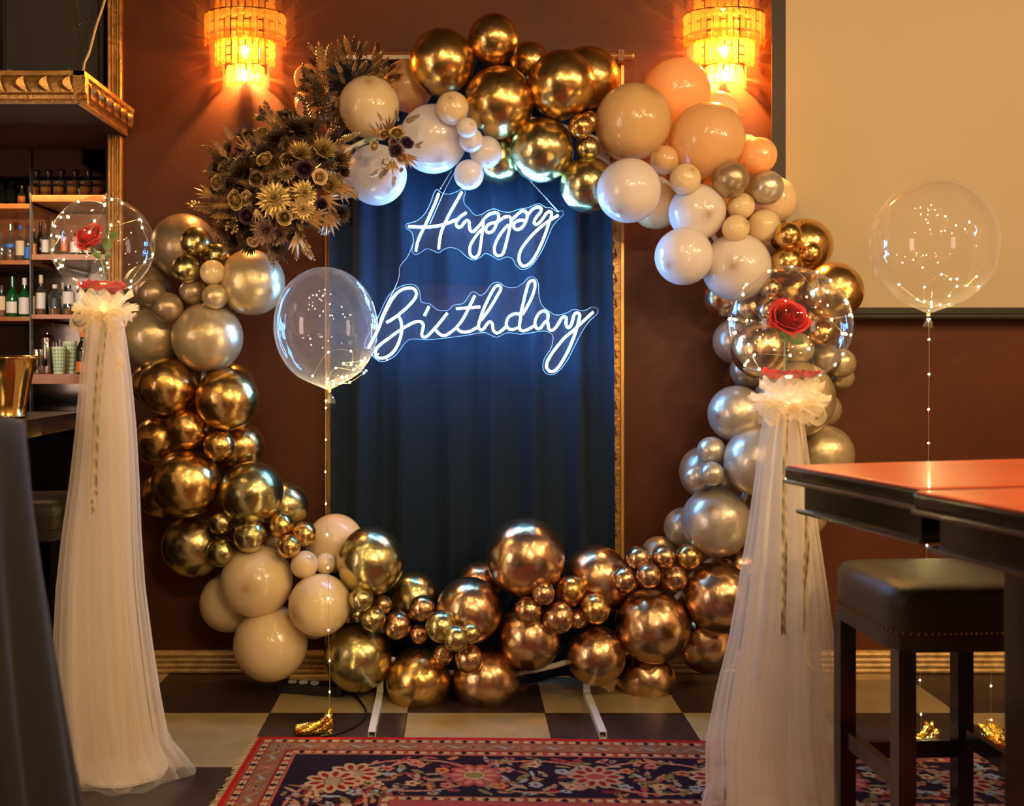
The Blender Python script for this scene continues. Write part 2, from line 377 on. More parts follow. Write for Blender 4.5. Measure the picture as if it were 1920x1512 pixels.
# frame added round the assumed window light on the left wall, out of view
w = MB()
for (yy, zz, dy, dz) in ((0.7, 2.36, 1.02, 0.06), (0.7, 0.54, 1.02, 0.06), (0.19, 1.45, 0.06, 1.86), (1.21, 1.45, 0.06, 1.86)):
    w.box((-3.56, yy, zz), (0.08, dy, dz))
struct('assumed_window_1', w, M['wood'])
# gilded post
pm = MB(); pcx = (XP0+XP1)/2; pw = XP1-XP0
pm.box((pcx, WY-0.005, 1.65), (pw, 0.03, 3.3))
for (dx, rr) in ((-pw/2+0.005, 0.008), (-pw/2+0.020, 0.006), (pw/2-0.005, 0.006), (pw/2-0.015, 0.005)):
    pm.tube([(pcx+dx, WY-0.022, 0), (pcx+dx, WY-0.022, 3.3)], rr, 8)
struct('trim_1', pm, M['brass'], True)

# ------------------------------------------------------------------ bar canopy, back bar
CYF = 3.655; CXR = (145-CX)/F*CYF; zt, zb = 2.31, 2.20
can = empty('bar_canopy', (CXR-1.0, 3.9, zb), 'gilded carved cornice canopy above the bar, top left', 'canopy')
def cornice(mb, a, b, nrm):
    a = Vector(a); b = Vector(b); nrm = Vector(nrm)
    prof = [(0, 0), (0.012, 0), (0.016, 0.008), (0.010, 0.016), (0.014, 0.028), (0.030, 0.034), (0.036, 0.060), (0.030, 0.085), (0.040, 0.092), (0.040, 0.108), (0, 0.108)]
    n = len(prof); vs = []
    for p in (a, b):
        for (d, z) in prof: vs.append(p+nrm*d+Vector((0, 0, z)))
    mb.add(vs, [(k, (k+1) % n, n+(k+1) % n, n+k) for k in range(n)]+[tuple(range(n)), tuple(range(n, 2*n))])
def child(o, parent):
    o.parent = parent; o.matrix_parent_inverse = Matrix.Translation(-Vector(parent.location)) @ Matrix.Identity(4)
    return o
mb = MB(); cornice(mb, (-3.55, CYF, zb), (CXR+0.04, CYF, zb), (0, -1, 0)); child(mb.build('front_cornice', M['brass']), can)
mb = MB(); cornice(mb, (CXR, CYF-0.04, zb), (CXR, WY-0.03, zb), (1, 0, 0)); child(mb.build('side_cornice', M['brass']), can)
child(MB().box(((CXR-3.55)/2, CYF+0.41, zb+0.02), (CXR+3.55, 0.8, 0.03)).build('soffit_board', mat('soffit_paint', (.005, .004, .004), .7), smooth=False), can)
# carved acanthus leaves along the cornice
lf = MB().grid(lambda u, v: Vector(((u-0.5)*0.050*math.sin(PI*min(v*0.9+0.12, 1))+0.024*(v-0.5)**2*4, -0.016-0.016*math.sin(PI*v)*(1-abs(2*u-1))-.006*v, 0.034+v*0.054)), 5, 6).mesh('carved_leaf', M['brass'])
for k in range(16): child(link('carved_leaf', lf, None, (CXR-0.03-k*0.082, CYF-0.028, zb)), can)
for k in range(6): child(link('carved_leaf', lf, None, (CXR+0.026, CYF+0.03+k*0.082, zb), (0, 0, PI/2)), can)
# things on the canopy
rec = empty('amplifier', (-1.62, 3.85, zt-0.07), 'flat black amplifier lying on the bar canopy, behind the cornice edge', 'amplifier')
child(MB().box((-1.62, 3.86, zt+0.005), (0.36, 0.22, 0.075)).build('amplifier_case', M['black'], smooth=False), rec)
child(MB().box((-1.62, 3.745, zt+0.015), (0.34, 0.008, 0.05)).build('front_panel', M['blackmat'], smooth=False), rec)
tc_ = bpy.data.curves.new('text', 'FONT'); tc_.body = 'Pioneer'; tc_.size = 0.038; tc_.extrude = 0.0006; tc_.align_x = 'CENTER'
to = bpy.data.objects.new('maker_lettering', tc_); to.data.materials.append(M['room']); COL.objects.link(to)
bpy.context.view_layer.update(); tm = bpy.data.meshes.new_from_object(to.evaluated_get(bpy.context.evaluated_depsgraph_get())); bpy.data.objects.remove(to)
child(link('maker_lettering', tm, None, (-1.60, 3.739, zt+0.012), (PI/2, 0, 0)), rec)
box = empty('wall_cabinet', (-1.63, 4.5, 2.27), 'dark grey cabinet standing in the gloom above the canopy', 'cabinet')
child(MB().box((-1.70, 4.42, 2.55), (0.42, 0.3, 0.55)).build('cabinet_body', mat('dim_grey_paint', (0.03, 0.026, 0.02), 0.6), smooth=False), box)
child(MB().box((-1.70, 4.262, 2.55), (0.38, 0.012, 0.50)).build('cabinet_door', mat('dim_olive_paint', (0.04, 0.036, 0.025), 0.5), smooth=False), box)
tag(MB().prism([(-1.515, zt-0.07), (-1.515, zt+0.035), (-1.505, zt+0.038), (-1.455, zt-0.0), (-1.44, zt-0.07)], 3.80, 3.95).build('wedge_block', M['shelf'], smooth=False),
    'copper-brown wooden wedge on the canopy beside the amplifier', 'block')
def cable(name, pts, r, m, label, cat='cable'):
    return tag(MB().tube(catmull(pts, 6), r, 6).build(name, m), label, cat)
cable('hanging_cable', [P(205, -40, 3.95), P(195, 5, 3.95), P(180, 50, 3.93), P(168, 95, 3.9), P(158, 120, 3.88), P(155, 150, 3.86), P(158, 185, 3.84)], 0.0045, M['cable'], 'cream cable hanging from the ceiling onto the canopy')
cable('twisted_wire', [P(136, -40, 4.0), P(140, 8, 4.0), P(145, 44, 3.99), P(150, 75, 3.97), P(155, 105, 3.94), P(162, 135, 3.9), P(162, 185, 3.86)], 0.0022, M['chrome'], 'thin silver wire with a knot hanging left of the cream cable', 'wire')
cable('short_wire', [P(138, -40, 3.99), P(148, 25, 4.0), P(152, 42, 3.99), P(146, 46, 3.98), P(156, 38, 3.98), P(166, 36, 3.98)], 0.002, M['chrome'], 'short silver wire looped round the knot above the canopy', 'wire')

# back bar shelving
SY0, SY1 = 4.5, 4.86
XD = (57-CX)/F*SY0; XR = (197-CX)/F*SY0
def zy(py, Y=SY0): return CH-(py-CY)/F*Y
bb = empty('back_bar_shelves', (-2.2, 4.7, 0), 'wooden back bar shelf unit with mirror behind rows of bottles', 'shelves')
def shelf(x0, x1, py_top, py_bot, name='shelf'):
    z1, z0 = zy(py_top), zy(py_bot)
    return child(MB().box(((x0+x1)/2, (SY0+SY1)/2, (z0+z1)/2), (x1-x0, SY1-SY0, z1-z0)).build(name, M['shelf'], smooth=False), bb)
for (a, b_) in ((366, 378), (477, 487), (590, 598), (702, 720)): shelf(XD+0.005, XR, a, b_)
for (a, b_) in ((382, 391), (488, 496), (594, 602), (706, 720)): shelf(-2.65, XD-0.005, a, b_)
child(MB().box((XD, SY0+.012, 1.5), (0.003, .03, 1.5)).build('glass_divider', mat('divider_edge', (0.10, 0.11, 0.10), 0.2), smooth=False), bb)
child(MB().box((XR+0.012, (SY0+SY1)/2, 1.4), (0.02, SY1-SY0, 1.9)).build('side_panel', M['blackmat'], smooth=False), bb)
child(MB().box(((XR-2.65)/2, SY1+0.015, 1.55), (XR+2.65, 0.02, 1.5)).build('back_mirror', M['mirror'], smooth=False), bb)
child(MB().box(((XR-2.65)/2, SY1-.005, (zy(380)+zy(478))/2), (XR+2.65, .012, zy(380)-zy(478))).build('wood_back_panel', M['shelf'], smooth=False), bb)
child(MB().box(((XD+XR)/2, (SY0+SY1)/2, zy(339)), (XR-XD, SY1-SY0, 0.004)).build('glass_shelf', M['g_clear'], smooth=False), bb)
child(MB().box(((XR-2.65)/2, SY0+0.17, 0.5), (XR+2.65, 0.34, 1.0)).build('base_cabinet', M['wood'], smooth=False), bb)
child(MB().box(((XR-2.65)/2, SY0-0.02, 1.02), (XR+2.65, 0.42, 0.035)).build('counter_board', M['wood'], smooth=False), bb)
light('AREA', 'shelf_strip_light', (-1.85, 4.48, 2.03), 1.2, (1.0, 0.62, 0.30), 0.7, (R(-20), 0, 0), 0.03)
light('SPOT', 'bottle_fill_spot', (-1.75, 3.75, 1.75), 9, (1.0, 0.85, 0.7), 0.04, (R(80), 0, R(8)), spot=70)  # added spot without a fitting, brightens the bottles

def bottle(px, base, top, wpx, glass, label=None, lab=(0.08, 0.5), cap=None, capf=0.12, shape='round', name='bottle', text='', Y=4.62, grp='bottles on the back bar', liquid=None, shoulder=0.55, neck=0.32, cat='bottle', py_at=SY0):
    """px centre, base/top pixel rows (measured at the shelf front), width in pixels"""
    base = base; z0 = zy(base, py_at)+0.0005; Hh = (base-top)*S(Y); r = wpx/2*S(Y); X = (px-CX)/F*Y
    t = empty(name, (X, Y, z0), text, cat, grp)
    sh = Hh*shoulder
    prof = [(r*0.9, 0), (r, Hh*0.02), (r, sh), (r*0.85, sh+Hh*0.06), (r*neck*1.1, sh+Hh*0.16), (r*neck, sh+Hh*0.2), (r*neck, Hh*0.97), (r*neck*1.15, Hh*0.975), (r*neck*1.15, Hh)]
    MB().lathe(prof, 16).build('bottle_glass', M[glass], t)
    if liquid:
        MB().lathe([(r*0.86, 0.004), (r*0.93, 0.01), (r*0.93, Hh*0.22)], 14).build('drink', M[liquid], t)
    if label:
        a, b = lab; a *= Hh; b *= Hh
        MB().grid(lambda u, v: Vector((r*1.02*math.sin((u-.5)*2.4), -r*1.02*math.cos((u-.5)*2.4), a+v*(b-a))), 9, 2).build('paper_label', M[label], t)
    if cap:
        MB().lathe([(r*neck*1.25, Hh*(1-capf)), (r*neck*1.25, Hh*1.005)], 14).build('cap', M[cap], t)
    return t
B = bottle
B(4, 381, 335, 20, 'g_dark', text='dark bottle at the far left of the upper left shelf')
B(21, 381, 333, 19, 'g_dark', text='black shouldered bottle left of the one with the amber label', shoulder=0.62)
B(41, 381, 341, 15, 'g_clear', 'lab_orange', (0.05, 0.5), 'chrome', text='short clear bottle with amber label beside the shelf divider', liquid='amber_liq')
B(3, 487, 430, 15, 'g_clear', text='clear bottle at the picture edge on the second shelf', liquid=None)
B(19.5, 487, 416, 21, 'g_clear', 'lab_blue', (0.38, 0.46), 'chrome', 0.16, text='tall clear bottle with narrow blue band and silver cap', liquid='amber_liq')
B(38.5, 487, 419, 17, 'g_clear', 'lab_cream', (0.18, 0.58), 'lab_blue', 0.10, text='clear bottle with cream and blue label and blue cap')
B(52, 487, 421, 12, 'g_clear', 'lab_blue', (0.1, 0.42), text='slim clear bottle with turquoise label by the shelf divider')
B(63.5, 476, 424, 13, 'g_dark', 'lab_orange', (0.05, 0.45), 'lab_orange', 0.08, text='dark bottle with orange label right of the shelf divider')
B(76, 476, 409, 12, 'g_dark', None, text='tall dark bottle without label behind the orange-labelled one', Y=4.68, neck=0.45)
B(85.5, 476, 414, 14, 'g_clear', 'lab_white', (0.12, 0.5), text='clear bottle with narrow white label just left of the rose globe')
B(98, 476, 408, 12, 'g_clear', 'lab_cream', (0.2, 0.5), 'chrome', text='clear bottle with silver cap at the rim of the rose globe', Y=4.68)
B(121, 476, 428, 13, 'g_clear', 'lab_orange', (0.2, 0.75), text='small bottle with copper label seen through the rose globe')
B(143, 476, 432, 21, 'g_dark', 'lab_white', (0.15, 0.6), text='broad bottle with white label seen under the left rose')
B(163, 476, 436, 18, 'g_dark', 'lab_cream', (0.2, 0.55), text='dark bottle with cream label right of the left rose', Y=4.66)
B(3, 593, 533, 17, 'g_clear', 'lab_cream', (0.22, 0.65), text='clear bottle cut by the picture edge on the third shelf', liquid='amber_liq')
B(23, 593, 517, 21, 'g_green', 'lab_white', (0.10, 0.38), None, text='green bottle with low white label on the third shelf')
B(46, 593, 520, 20, 'g_green', 'lab_white', (0.08, 0.50), 'lab_white', 0.17, text='green bottle with white cap and tall white label')
B(62, 590, 548, 8, 'g_clear', 'lab_cream', (0.1, 0.9), text='narrow bottle tight against the divider on the third shelf', liquid='amber_liq', Y=4.7)
B(77, 590, 514, 19, 'g_clear', 'lab_white', (0.17, 0.56), 'lab_cream', 0.2, text='clear bottle with white label and long gold cap', liquid='amber_liq')
B(103, 590, 532, 23, 'g_clear', 'lab_dark', (0.28, 0.55), 'lab_white', 0.12, text='squat clear bottle with dark shield label', shoulder=0.66, liquid='amber_liq')
B(118, 590, 526, 12, 'g_clear', None, cap='lab_cream', capf=0.28, text='slim bottle with tan cap behind the shield-labelled one', Y=4.72)
B(129, 590, 533, 22, 'g_clear', 'lab_white', (0.38, 0.78), 'chrome', 0.1, text='clear bottle with white label and amber drink left of the bow', shoulder=0.72, liquid='amber_liq')
B(152, 590, 531, 18, 'g_clear', 'lab_white', (0.2, 0.72), text='clear bottle with big white label partly behind the bow', shoulder=0.74)
B(170, 590, 535, 15, 'g_clear', 'lab_cream', (0.2, 0.6), text='bottle hidden by the bow on the third shelf')
B(155, 702, 606, 24, 'g_dark', 'lab_orange', (0.03, 0.24), 'lab_orange', 0.28, text='dark green sparkling wine bottle with orange foil neck', name='champagne_bottle', neck=0.36, shoulder=0.48)
# tumblers with amber drink, smoky carafes above
for k, px in enumerate((63, 86, 110, 135.5, 160, 184)):
    Y = 4.62; z0 = zy(366)+0.0005; X = (px-CX)/F*Y; w = 20*S(Y)/2; H = 23*S(Y)
    mm = 'g_pink' if k == 5 else 'g_amber'
    ords = ('first', 'second', 'third', 'fourth', 'fifth', 'sixth')
    t = empty('tumbler', (X, Y, z0), ('pinkish tumbler at the right end of the row' if k == 5 else 'amber tumbler, %s from the shelf divider on the top shelf' % ords[k]), 'glass', 'tumblers on the top shelf')
    MB().lathe([(0.0001, 0.002), (w*0.9, 0.002), (w, H), (w*0.93, H), (w*0.85, 0.006), (0.0001, 0.006)], 16, cap=False).build('glass_wall', M[mm], t)
    MB().lathe([(w*0.83, 0.007), (w*0.88, H*0.62)], 16).build('drink', M['amber_liq'], t)
    if k < 5:
        X = (px+6-CX)/F*4.66
        t = empty('carafe', (X, 4.66, zy(339)+0.0025), 'smoky glass carafe, %s from the divider on the glass shelf' % ords[k], 'carafe', 'carafes on the glass shelf')
        r = 7.5*S(Y); H = 31*S(Y)
        MB().lathe([(r, 0), (r, H*0.1), (r*0.55, H*0.5), (r*0.5, H*0.6), (r*1.0, H*0.85), (r*0.9, H)], 14).build('carafe_body', M['g_smoke'], t)
        MB().lathe([(r*0.95, H*0.93), (r*0.95, H)], 14).build('stopper', M['g_dark'], t)
# shaker, scoop cup, printed cups
t = empty('cocktail_shaker', P(89, 702, SY0+0.1), 'tall steel cocktail shaker on the bottom shelf', 'shaker'); t.location.z = zy(702)+0.0005
r = 12*S(4.6); H = 80*S(4.6)
MB().lathe([(r*.8, 0), (r, H*.04), (r*1.02, H*.72), (r*.98, H*.74)], 20).build('cup_body', M['chrome'], t)
MB().lathe([(r*1.03, H*.74), (r*1.0, H*.84), (r*.6, H*.9), (r*.3, H*.92)], 20).build('strainer_lid', M['chrome'], t)
MB().lathe([(r*.34, H*.92), (r*.34, H*.97), (r*.2, H)], 14).build('cap', M['chrome'], t)
t = empty('ice_scoop', P(69, 702, SY0+0.08), 'domed steel cup left of the cocktail shaker', 'cup'); t.location.z = zy(702)+0.0005
H = 50*S(4.6); r = 11*S(4.6)
MB().lathe([(r*.75, 0), (r, H*.3), (r*1.05, H*.7), (r*.75, H*.92), (r*.1, H)], 20).build('cup_body', M['chrome'], t)
def cup(px, top, wpx, Y, label):
    t = empty('printed_cup', (0, 0, 0), label, 'cup', 'printed cups on the bottom shelf'); t.location = ((px-CX)/F*Y, Y, zy(702)+0.0005)
    H = (702-top)*S(Y); r = wpx/2*S(Y)
    MB().lathe([(r*.72, 0), (r, H), (r*.95, H), (r*.68, .004)], 20, cap=False).build('cup_wall', M['cup_white'], t)
    q = MB()
    for i in range(6):
        for j in range(7):
            z = H*(0.12+j*0.125); a = (i-2.5)*0.42; rr = r*(.72+.28*z/H)*1.015
            q.box((rr*math.sin(a), -rr*math.cos(a), z), (r*.2, r*.02, H*.065), a)
    q.build('printed_squares', M['cup_green'], t, False)
    q = MB()
    for i in range(3): q.tube([(r*(.3-.3*i), 0, H*.3), (r*(.5-.5*i), r*.2, H*(1.15+.12*(i % 2)))], r*.06, 6)
    q.build('drinking_straw', M['lab_white'], t)
cup(111, 651, 27, 4.58, 'white paper cup with green squares right of the shaker')
cup(131, 641, 26, 4.66, 'white paper cup with green squares beside the sparkling wine bottle')
tag(MB().tube([P(107, 625, 4.7), P(99, 605, 4.72)], 0.004, 6).build('muddler', M['lab_cream']), 'thin cream stirring stick standing behind the shaker', 'stick')
# bar counter
cn = empty('bar_counter', (-1.6, 3.1, 0), 'dark wooden bar counter end at the left, under the gold bucket', 'bar counter')
poly = [(-3.4, 3.62), (-1.33, 3.62), (-1.31, 3.2), (-1.27, 2.78), (-1.42, 2.72), (-3.4, 2.72)]
mb = MB(); n = len(poly)
mb.add([(x, y, 1.045) for x, y in poly]+[(x, y, 1.10) for x, y in poly], [tuple(range(n)), tuple(range(n, 2*n))[::-1]]+[(k, (k+1) % n, n+(k+1) % n, n+k) for k in range(n)])
child(mb.build('counter_top', M['wood'], smooth=False), cn)
child(MB().box((-2.45, 3.2, 0.52), (1.9, 0.7, 1.04)).build('counter_body', M['wood'], smooth=False), cn)
child(MB().tube([(-3.4, 2.70, 0.22), (-1.5, 2.70, 0.22)], 0.02, 10).build('foot_rail', M['brasspol']), cn)
t = empty('champagne_bucket', (0, 0, 0), 'flared gold ice bucket on the bar counter, cut by the left edge', 'bucket')
t.location = ((2-CX)/F*3.2, 3.2, 1.101)
MB().lathe([(.070, 0), (.076, .004), (.072, .012), (.078, .05), (.090, .12), (.106, .188), (.110, .192), (.105, .194), (.100, .185), (.085, .12), (.07, .02), (0.001, .015)], 32, cap=False).build('bucket_body', M['brasspol'], t)
MB().tube([(.112*math.cos(a), .112*math.sin(a), .186) for a in np.linspace(0, 2*PI, 33)[:-1]], 0.004, 8, closed=True).build('rolled_rim', M['brasspol'], t)

# ------------------------------------------------------------------ stools, tables
def stool(name, loc, rz, label, w=0.38, sx=1.0):
    t = empty(name, loc, label, 'stool', None, rz)
    def seat(u, v):   # rounded box cushion
        a = u*2*PI; c, s_ = math.cos(a), math.sin(a); k = 8.0
        rr = (abs(c)**k+abs(s_)**k)**(-1/k)
        prof = [(0.0, .752), (.5, .752), (.85, .748), (.95, .738), (1.0, .718), (1.0, .66), (1.0, .63)]
        i = min(int(v*6), 5); f = v*6-i; pr = prof[i][0]*(1-f)+prof[i+1][0]*f; z = prof[i][1]*(1-f)+prof[i+1][1]*f
        return Vector((w/2*rr*c*pr, w/2*rr*s_*pr, z))
    se = MB().grid(seat, 48, 13, closed_u=True).build('seat', M['leather'], t, angle=60)
    q = MB()
    q.grid(lambda u, v: (lambda p: Vector((p.x*1.004, p.y*1.004, .642-v*0.045)))(seat(u, 1)), 48, 2, closed_u=True)
    q.build('seat_skirt', M['leather'], se)
    q = MB()
    for k in range(100):
        p = seat(k/100, 1); q.sphere((p.x*1.01, p.y*1.01, .640), .0035, 6, 4)
    o = q.build('nail_heads', M['nail'], se); o['kind'] = 'stuff'
    L = w/2-0.03
    for sxx in (-1, 1):
        for syy in (-1, 1):
            MB().box((sxx*L, syy*L, 0.3), (.042, .042, .60)).build('leg', M['wood'], t, False)
    for (z, ax) in ((.19, 'x'), (.19, 'y')):
        for s_ in (-1, 1):
            d = (2*L-.04, .02, .045) if ax == 'x' else (.02, 2*L-.04, .045)
            c = (0, s_*L, z+(0.0 if s_ < 0 else 0.05)) if ax == 'x' else (s_*L, 0, z+.09)
            MB().box(c, d).build('stretcher', M['wood'], t, False)
    return t
stool('bar_stool', (1.195, 2.57, 0), R(3), 'black leather bar stool with nail heads under the red table')
stool('bar_stool', (1.72, 2.66, 0), R(4), 'bar stool almost hidden behind the thick table leg')
stool('bar_stool', (-1.72, 4.02, 0), R(10), 'dim black bar stool in the shadow behind the left tulle column')
def table(name, corner, rz, lx, ly, label, legs, top=1.05):
    """corner: far-left corner; local +x right, -y towards the camera"""
    t = empty(name, (corner[0], corner[1], 0), label, 'table', 'dark bar tables at the right', rz)
    def slab(x0, y0, x1, y1, z0, z1): return ((x0+x1)/2, (y0+y1)/2, (z0+z1)/2), (abs(x1-x0), abs(y1-y0), z1-z0)
    def rounded(name, x0, y0, x1, y1, z0, z1, m, bev):
        q = MB().box(*slab(x0, y0, x1, y1, z0, z1)); o = q.build(name, m, t, False)
        md = o.modifiers.new('bevel', 'BEVEL'); md.width = bev; md.segments = 3; return o
    rounded('table_top', 0.004, -ly+.004, lx-.004, -.004, top-.006, top, M['tabletop'], .002)
    rounded('top_edge', 0, -ly, lx, 0, top-.030, top-.003, M['wood'], .006)
    rounded('edge_moulding', -.003, -ly-.003, lx+.003, .003, top-.040, top-.029, M['moulding'], .0052)
    rounded('apron', .030, -ly+.03, lx-.03, -.03, top-.094, top-.037, M['wood'], .002)
    rounded('lower_moulding', .016, -ly+.016, lx-.016, -.016, top-.104, top-.092, M['moulding'], .0057)
    for (x, y) in legs: rounded('leg', x, y-.10, x+.10, y, 0, top-.09, M['wood'], .004)
    return t
A0 = P(1470, 870, 2.216)
table('bar_table', (A0.x, A0.y), R(14), 0.95, 0.43, 'far bar table with red-brown top beside the right tulle column', ((.8, -.06), (.8, -.34)))
B0 = P(1712, 922, 1.745)
table('bar_table', (B0.x, B0.y+0.003), R(14), 0.95, 0.60, 'nearer bar table with thick black leg at the right edge', ((.14, -.05), (.8, -.05), (.8, -.46)), 1.052)

# foreground black cloth at the left
cl = empty('draped_table', (-0.83, 1.45, 0), 'tall round table under a floor-length black cloth, left foreground', 'table')
def cloth(u, v):
    a = u*2*PI; z = 1.205*(1-v)
    if v < 0.04: rr = v/0.04*0.20
    else:
        q = (v-0.04)/0.96; rr = 0.20+0.16*q**1.25+0.030*q**0.8*math.sin(a*9+1.2*math.sin(a*2))+0.014*q*math.sin(a*17+2)
    zz = 1.205 if v < 0.04 else 1.205-0.012*(1 if v > .04 else 0)-(v-0.04)/0.96*1.19
    return Vector((rr*math.cos(a), rr*math.sin(a), zz))
cl.location = (-0.855, 1.50, 0)
MB().grid(cloth, 160, 40, closed_u=True).build('black_cloth', mat('black_table_cloth', (0.004, 0.004, 0.0045), 0.85, sheen=0.05), cl, angle=80)

# ------------------------------------------------------------------ frame, curtain, rod, screen
fr = empty('mirror_frame', (0.04, WY, 0.3), 'tall carved gilt mirror frame behind the black curtain', 'frame')
fx0, fx1 = (613-CX)/F*(WY-.03), (1165-CX)/F*(WY-.03); fz0, fz1 = 0.12, 2.53
for (nm, c, d) in (('left_rail', (fx0+.025, WY-.012, (fz0+fz1)/2), (.05, .022, fz1-fz0)), ('right_rail', (fx1-.030, WY-.012, (fz0+fz1)/2), (.06, .022, fz1-fz0)),
                   ('top_rail', ((fx0+fx1)/2, WY-.012, fz1-.025), (fx1-fx0-.12, .022, .05)), ('bottom_rail', ((fx0+fx1)/2, WY-.012, fz0+.025), (fx1-fx0-.12, .022, .05))):
    child(MB().box(c, d).build(nm, M['brass'], smooth=False), fr)
child(MB().box(((fx0+fx1)/2, WY-.004, (fz0+fz1)/2), (fx1-fx0-.1, .006, fz1-fz0-.1)).build('mirror_glass', M['mirror'], smooth=False), fr)
child(MB().box((fx1+.004, WY-.018, (fz0+fz1)/2), (.012, .034, fz1-fz0)).build('outer_bead', mat('bright_gilt', (.85, .48, .14), .3, .6), smooth=False), fr)
child(MB().box((fx0-.004, WY-.018, (fz0+fz1)/2), (.006, .034, fz1-fz0)).build('outer_bead', M['brass'], smooth=False), fr)
sc_ = MB()
pts = [(0.010*math.cos(a)*(1-a/9)+.0, -.004, 0.016*math.sin(a)*(1-a/9)) for a in np.linspace(0, 7, 18)]
sc_.tube(pts, lambda t: .0035*(1-.6*t), 6); sc_.tube([(.010, -.002, 0), (.004, -.002, .03), (-.008, -.002, .045)], lambda t: .003*(1-.5*t), 6)
scm = sc_.mesh('scroll', M['brass']); right_rail = [o for o in fr.children if o.name.startswith('right_rail')][0]
for k in range(44):
    o = link('carved_scroll', scm, None, (fx1-.032+(.004 if k % 2 else -.004), WY-.024, fz0+.08+k*.052), (0, 0, 0), (1 if k % 2 else -1, 1, 1)); o.parent = right_rail
# curtain rod and curtain
rod = empty('curtain_rod', (0.04, 4.12, 2.47), 'thick brown curtain rod with screwed bracket above the curtain', 'curtain rod')
zr = P(0, 106, 4.12).z; xr0, xr1 = P(628, 0, 4.12).x, P(1186, 0, 4.12).x
child(MB().tube([(xr0, 4.12, zr), (xr1, 4.12, zr)], .019, 20).build('rod', mat('brown_rod', (.32, .12, .04), .35, .2)), rod)
child(MB().lathe([(.021, -.004), (.021, .004)], 20, M=Matrix.Rotation(PI/2, 3, 'Y')).build('end_cap', M['brass'], loc=(xr1, 4.12, zr)), rod)
for px in (1163, 646):
    x = P(px, 0, 4.12).x
    child(MB().box((x, 4.12, zr-.001), (.024, .044, .042)).build('bracket', M['shelf'], smooth=False), rod)
    child(MB().sphere((x+.002, 4.096, zr+.010), .004, 8, 5).build('screw', M['chrome']), rod)
sl = P(700, 107, 4.085)
tag(MB().box((sl.x, 4.09, sl.z), (.30, .012, .016)).build('label_strip', M['lab_white'], smooth=False), 'white plastic strip under the curtain rod, left of the top balloons', 'strip')
cxa, cxb = P(615, 0, 4.1).x, P(1147, 0, 4.1).x; cxc = P(1160, 0, 4.1).x
def cur(u, v):
    z = zr-.02-v*(zr-.02-.004)
    xr_ = cxb+(cxc-cxb)*max(0, v-.25)/.75
    x = cxa+(xr_-cxa)*u
    a = .016+.012*v
    y = 4.112+a*math.sin(u*2*PI*6.5+.6*math.sin(u*9))+.5*a*math.sin(u*2*PI*13.3+1+v*.6)*.6
    if u > .92: y += .02*math.sin((u-.92)/.08*PI)*0
    return Vector((x+.012*math.sin(v*3+u*14)*v, y, z))
cu = MB().grid(cur, 180, 30).build('black_curtain', M['curtain'], angle=80)
tag(cu, 'long black curtain hanging in folds behind the neon sign', 'curtain')
# projection screen
ps = empty('projection_screen', (2.3, 4.12, 1.5), 'beige projection screen with black border at the upper right', 'projection screen')
YS = 4.12; xl = P(1447, 0, YS).x; xi = P(1473, 0, YS).x; zi = P(0, 577, YS).z; zo = P(0, 588, YS).z; zl = P(0, 600, YS).z
child(MB().box(((xi+4.2)/2, YS, (zi+3.2)/2), (4.2-xi, .004, 3.2-zi)).build('screen_cloth', M['screen'], smooth=False), ps)
child(MB().box(((xl+xi)/2, YS, (zo+3.2)/2), (xi-xl, .005, 3.2-zo)).build('black_border', M['screenblack'], smooth=False), ps)
child(MB().box(((xi+4.2)/2, YS, (zi+zo)/2), (4.2-xi, .005, zi-zo)).build('black_border', M['screenblack'], smooth=False), ps)
child(MB().tube([(xl+.0, YS, (zo+zl)/2), (4.2, YS, (zo+zl)/2)], (zo-zl)/2, 14).build('bottom_bar', M['screenblack']), ps)

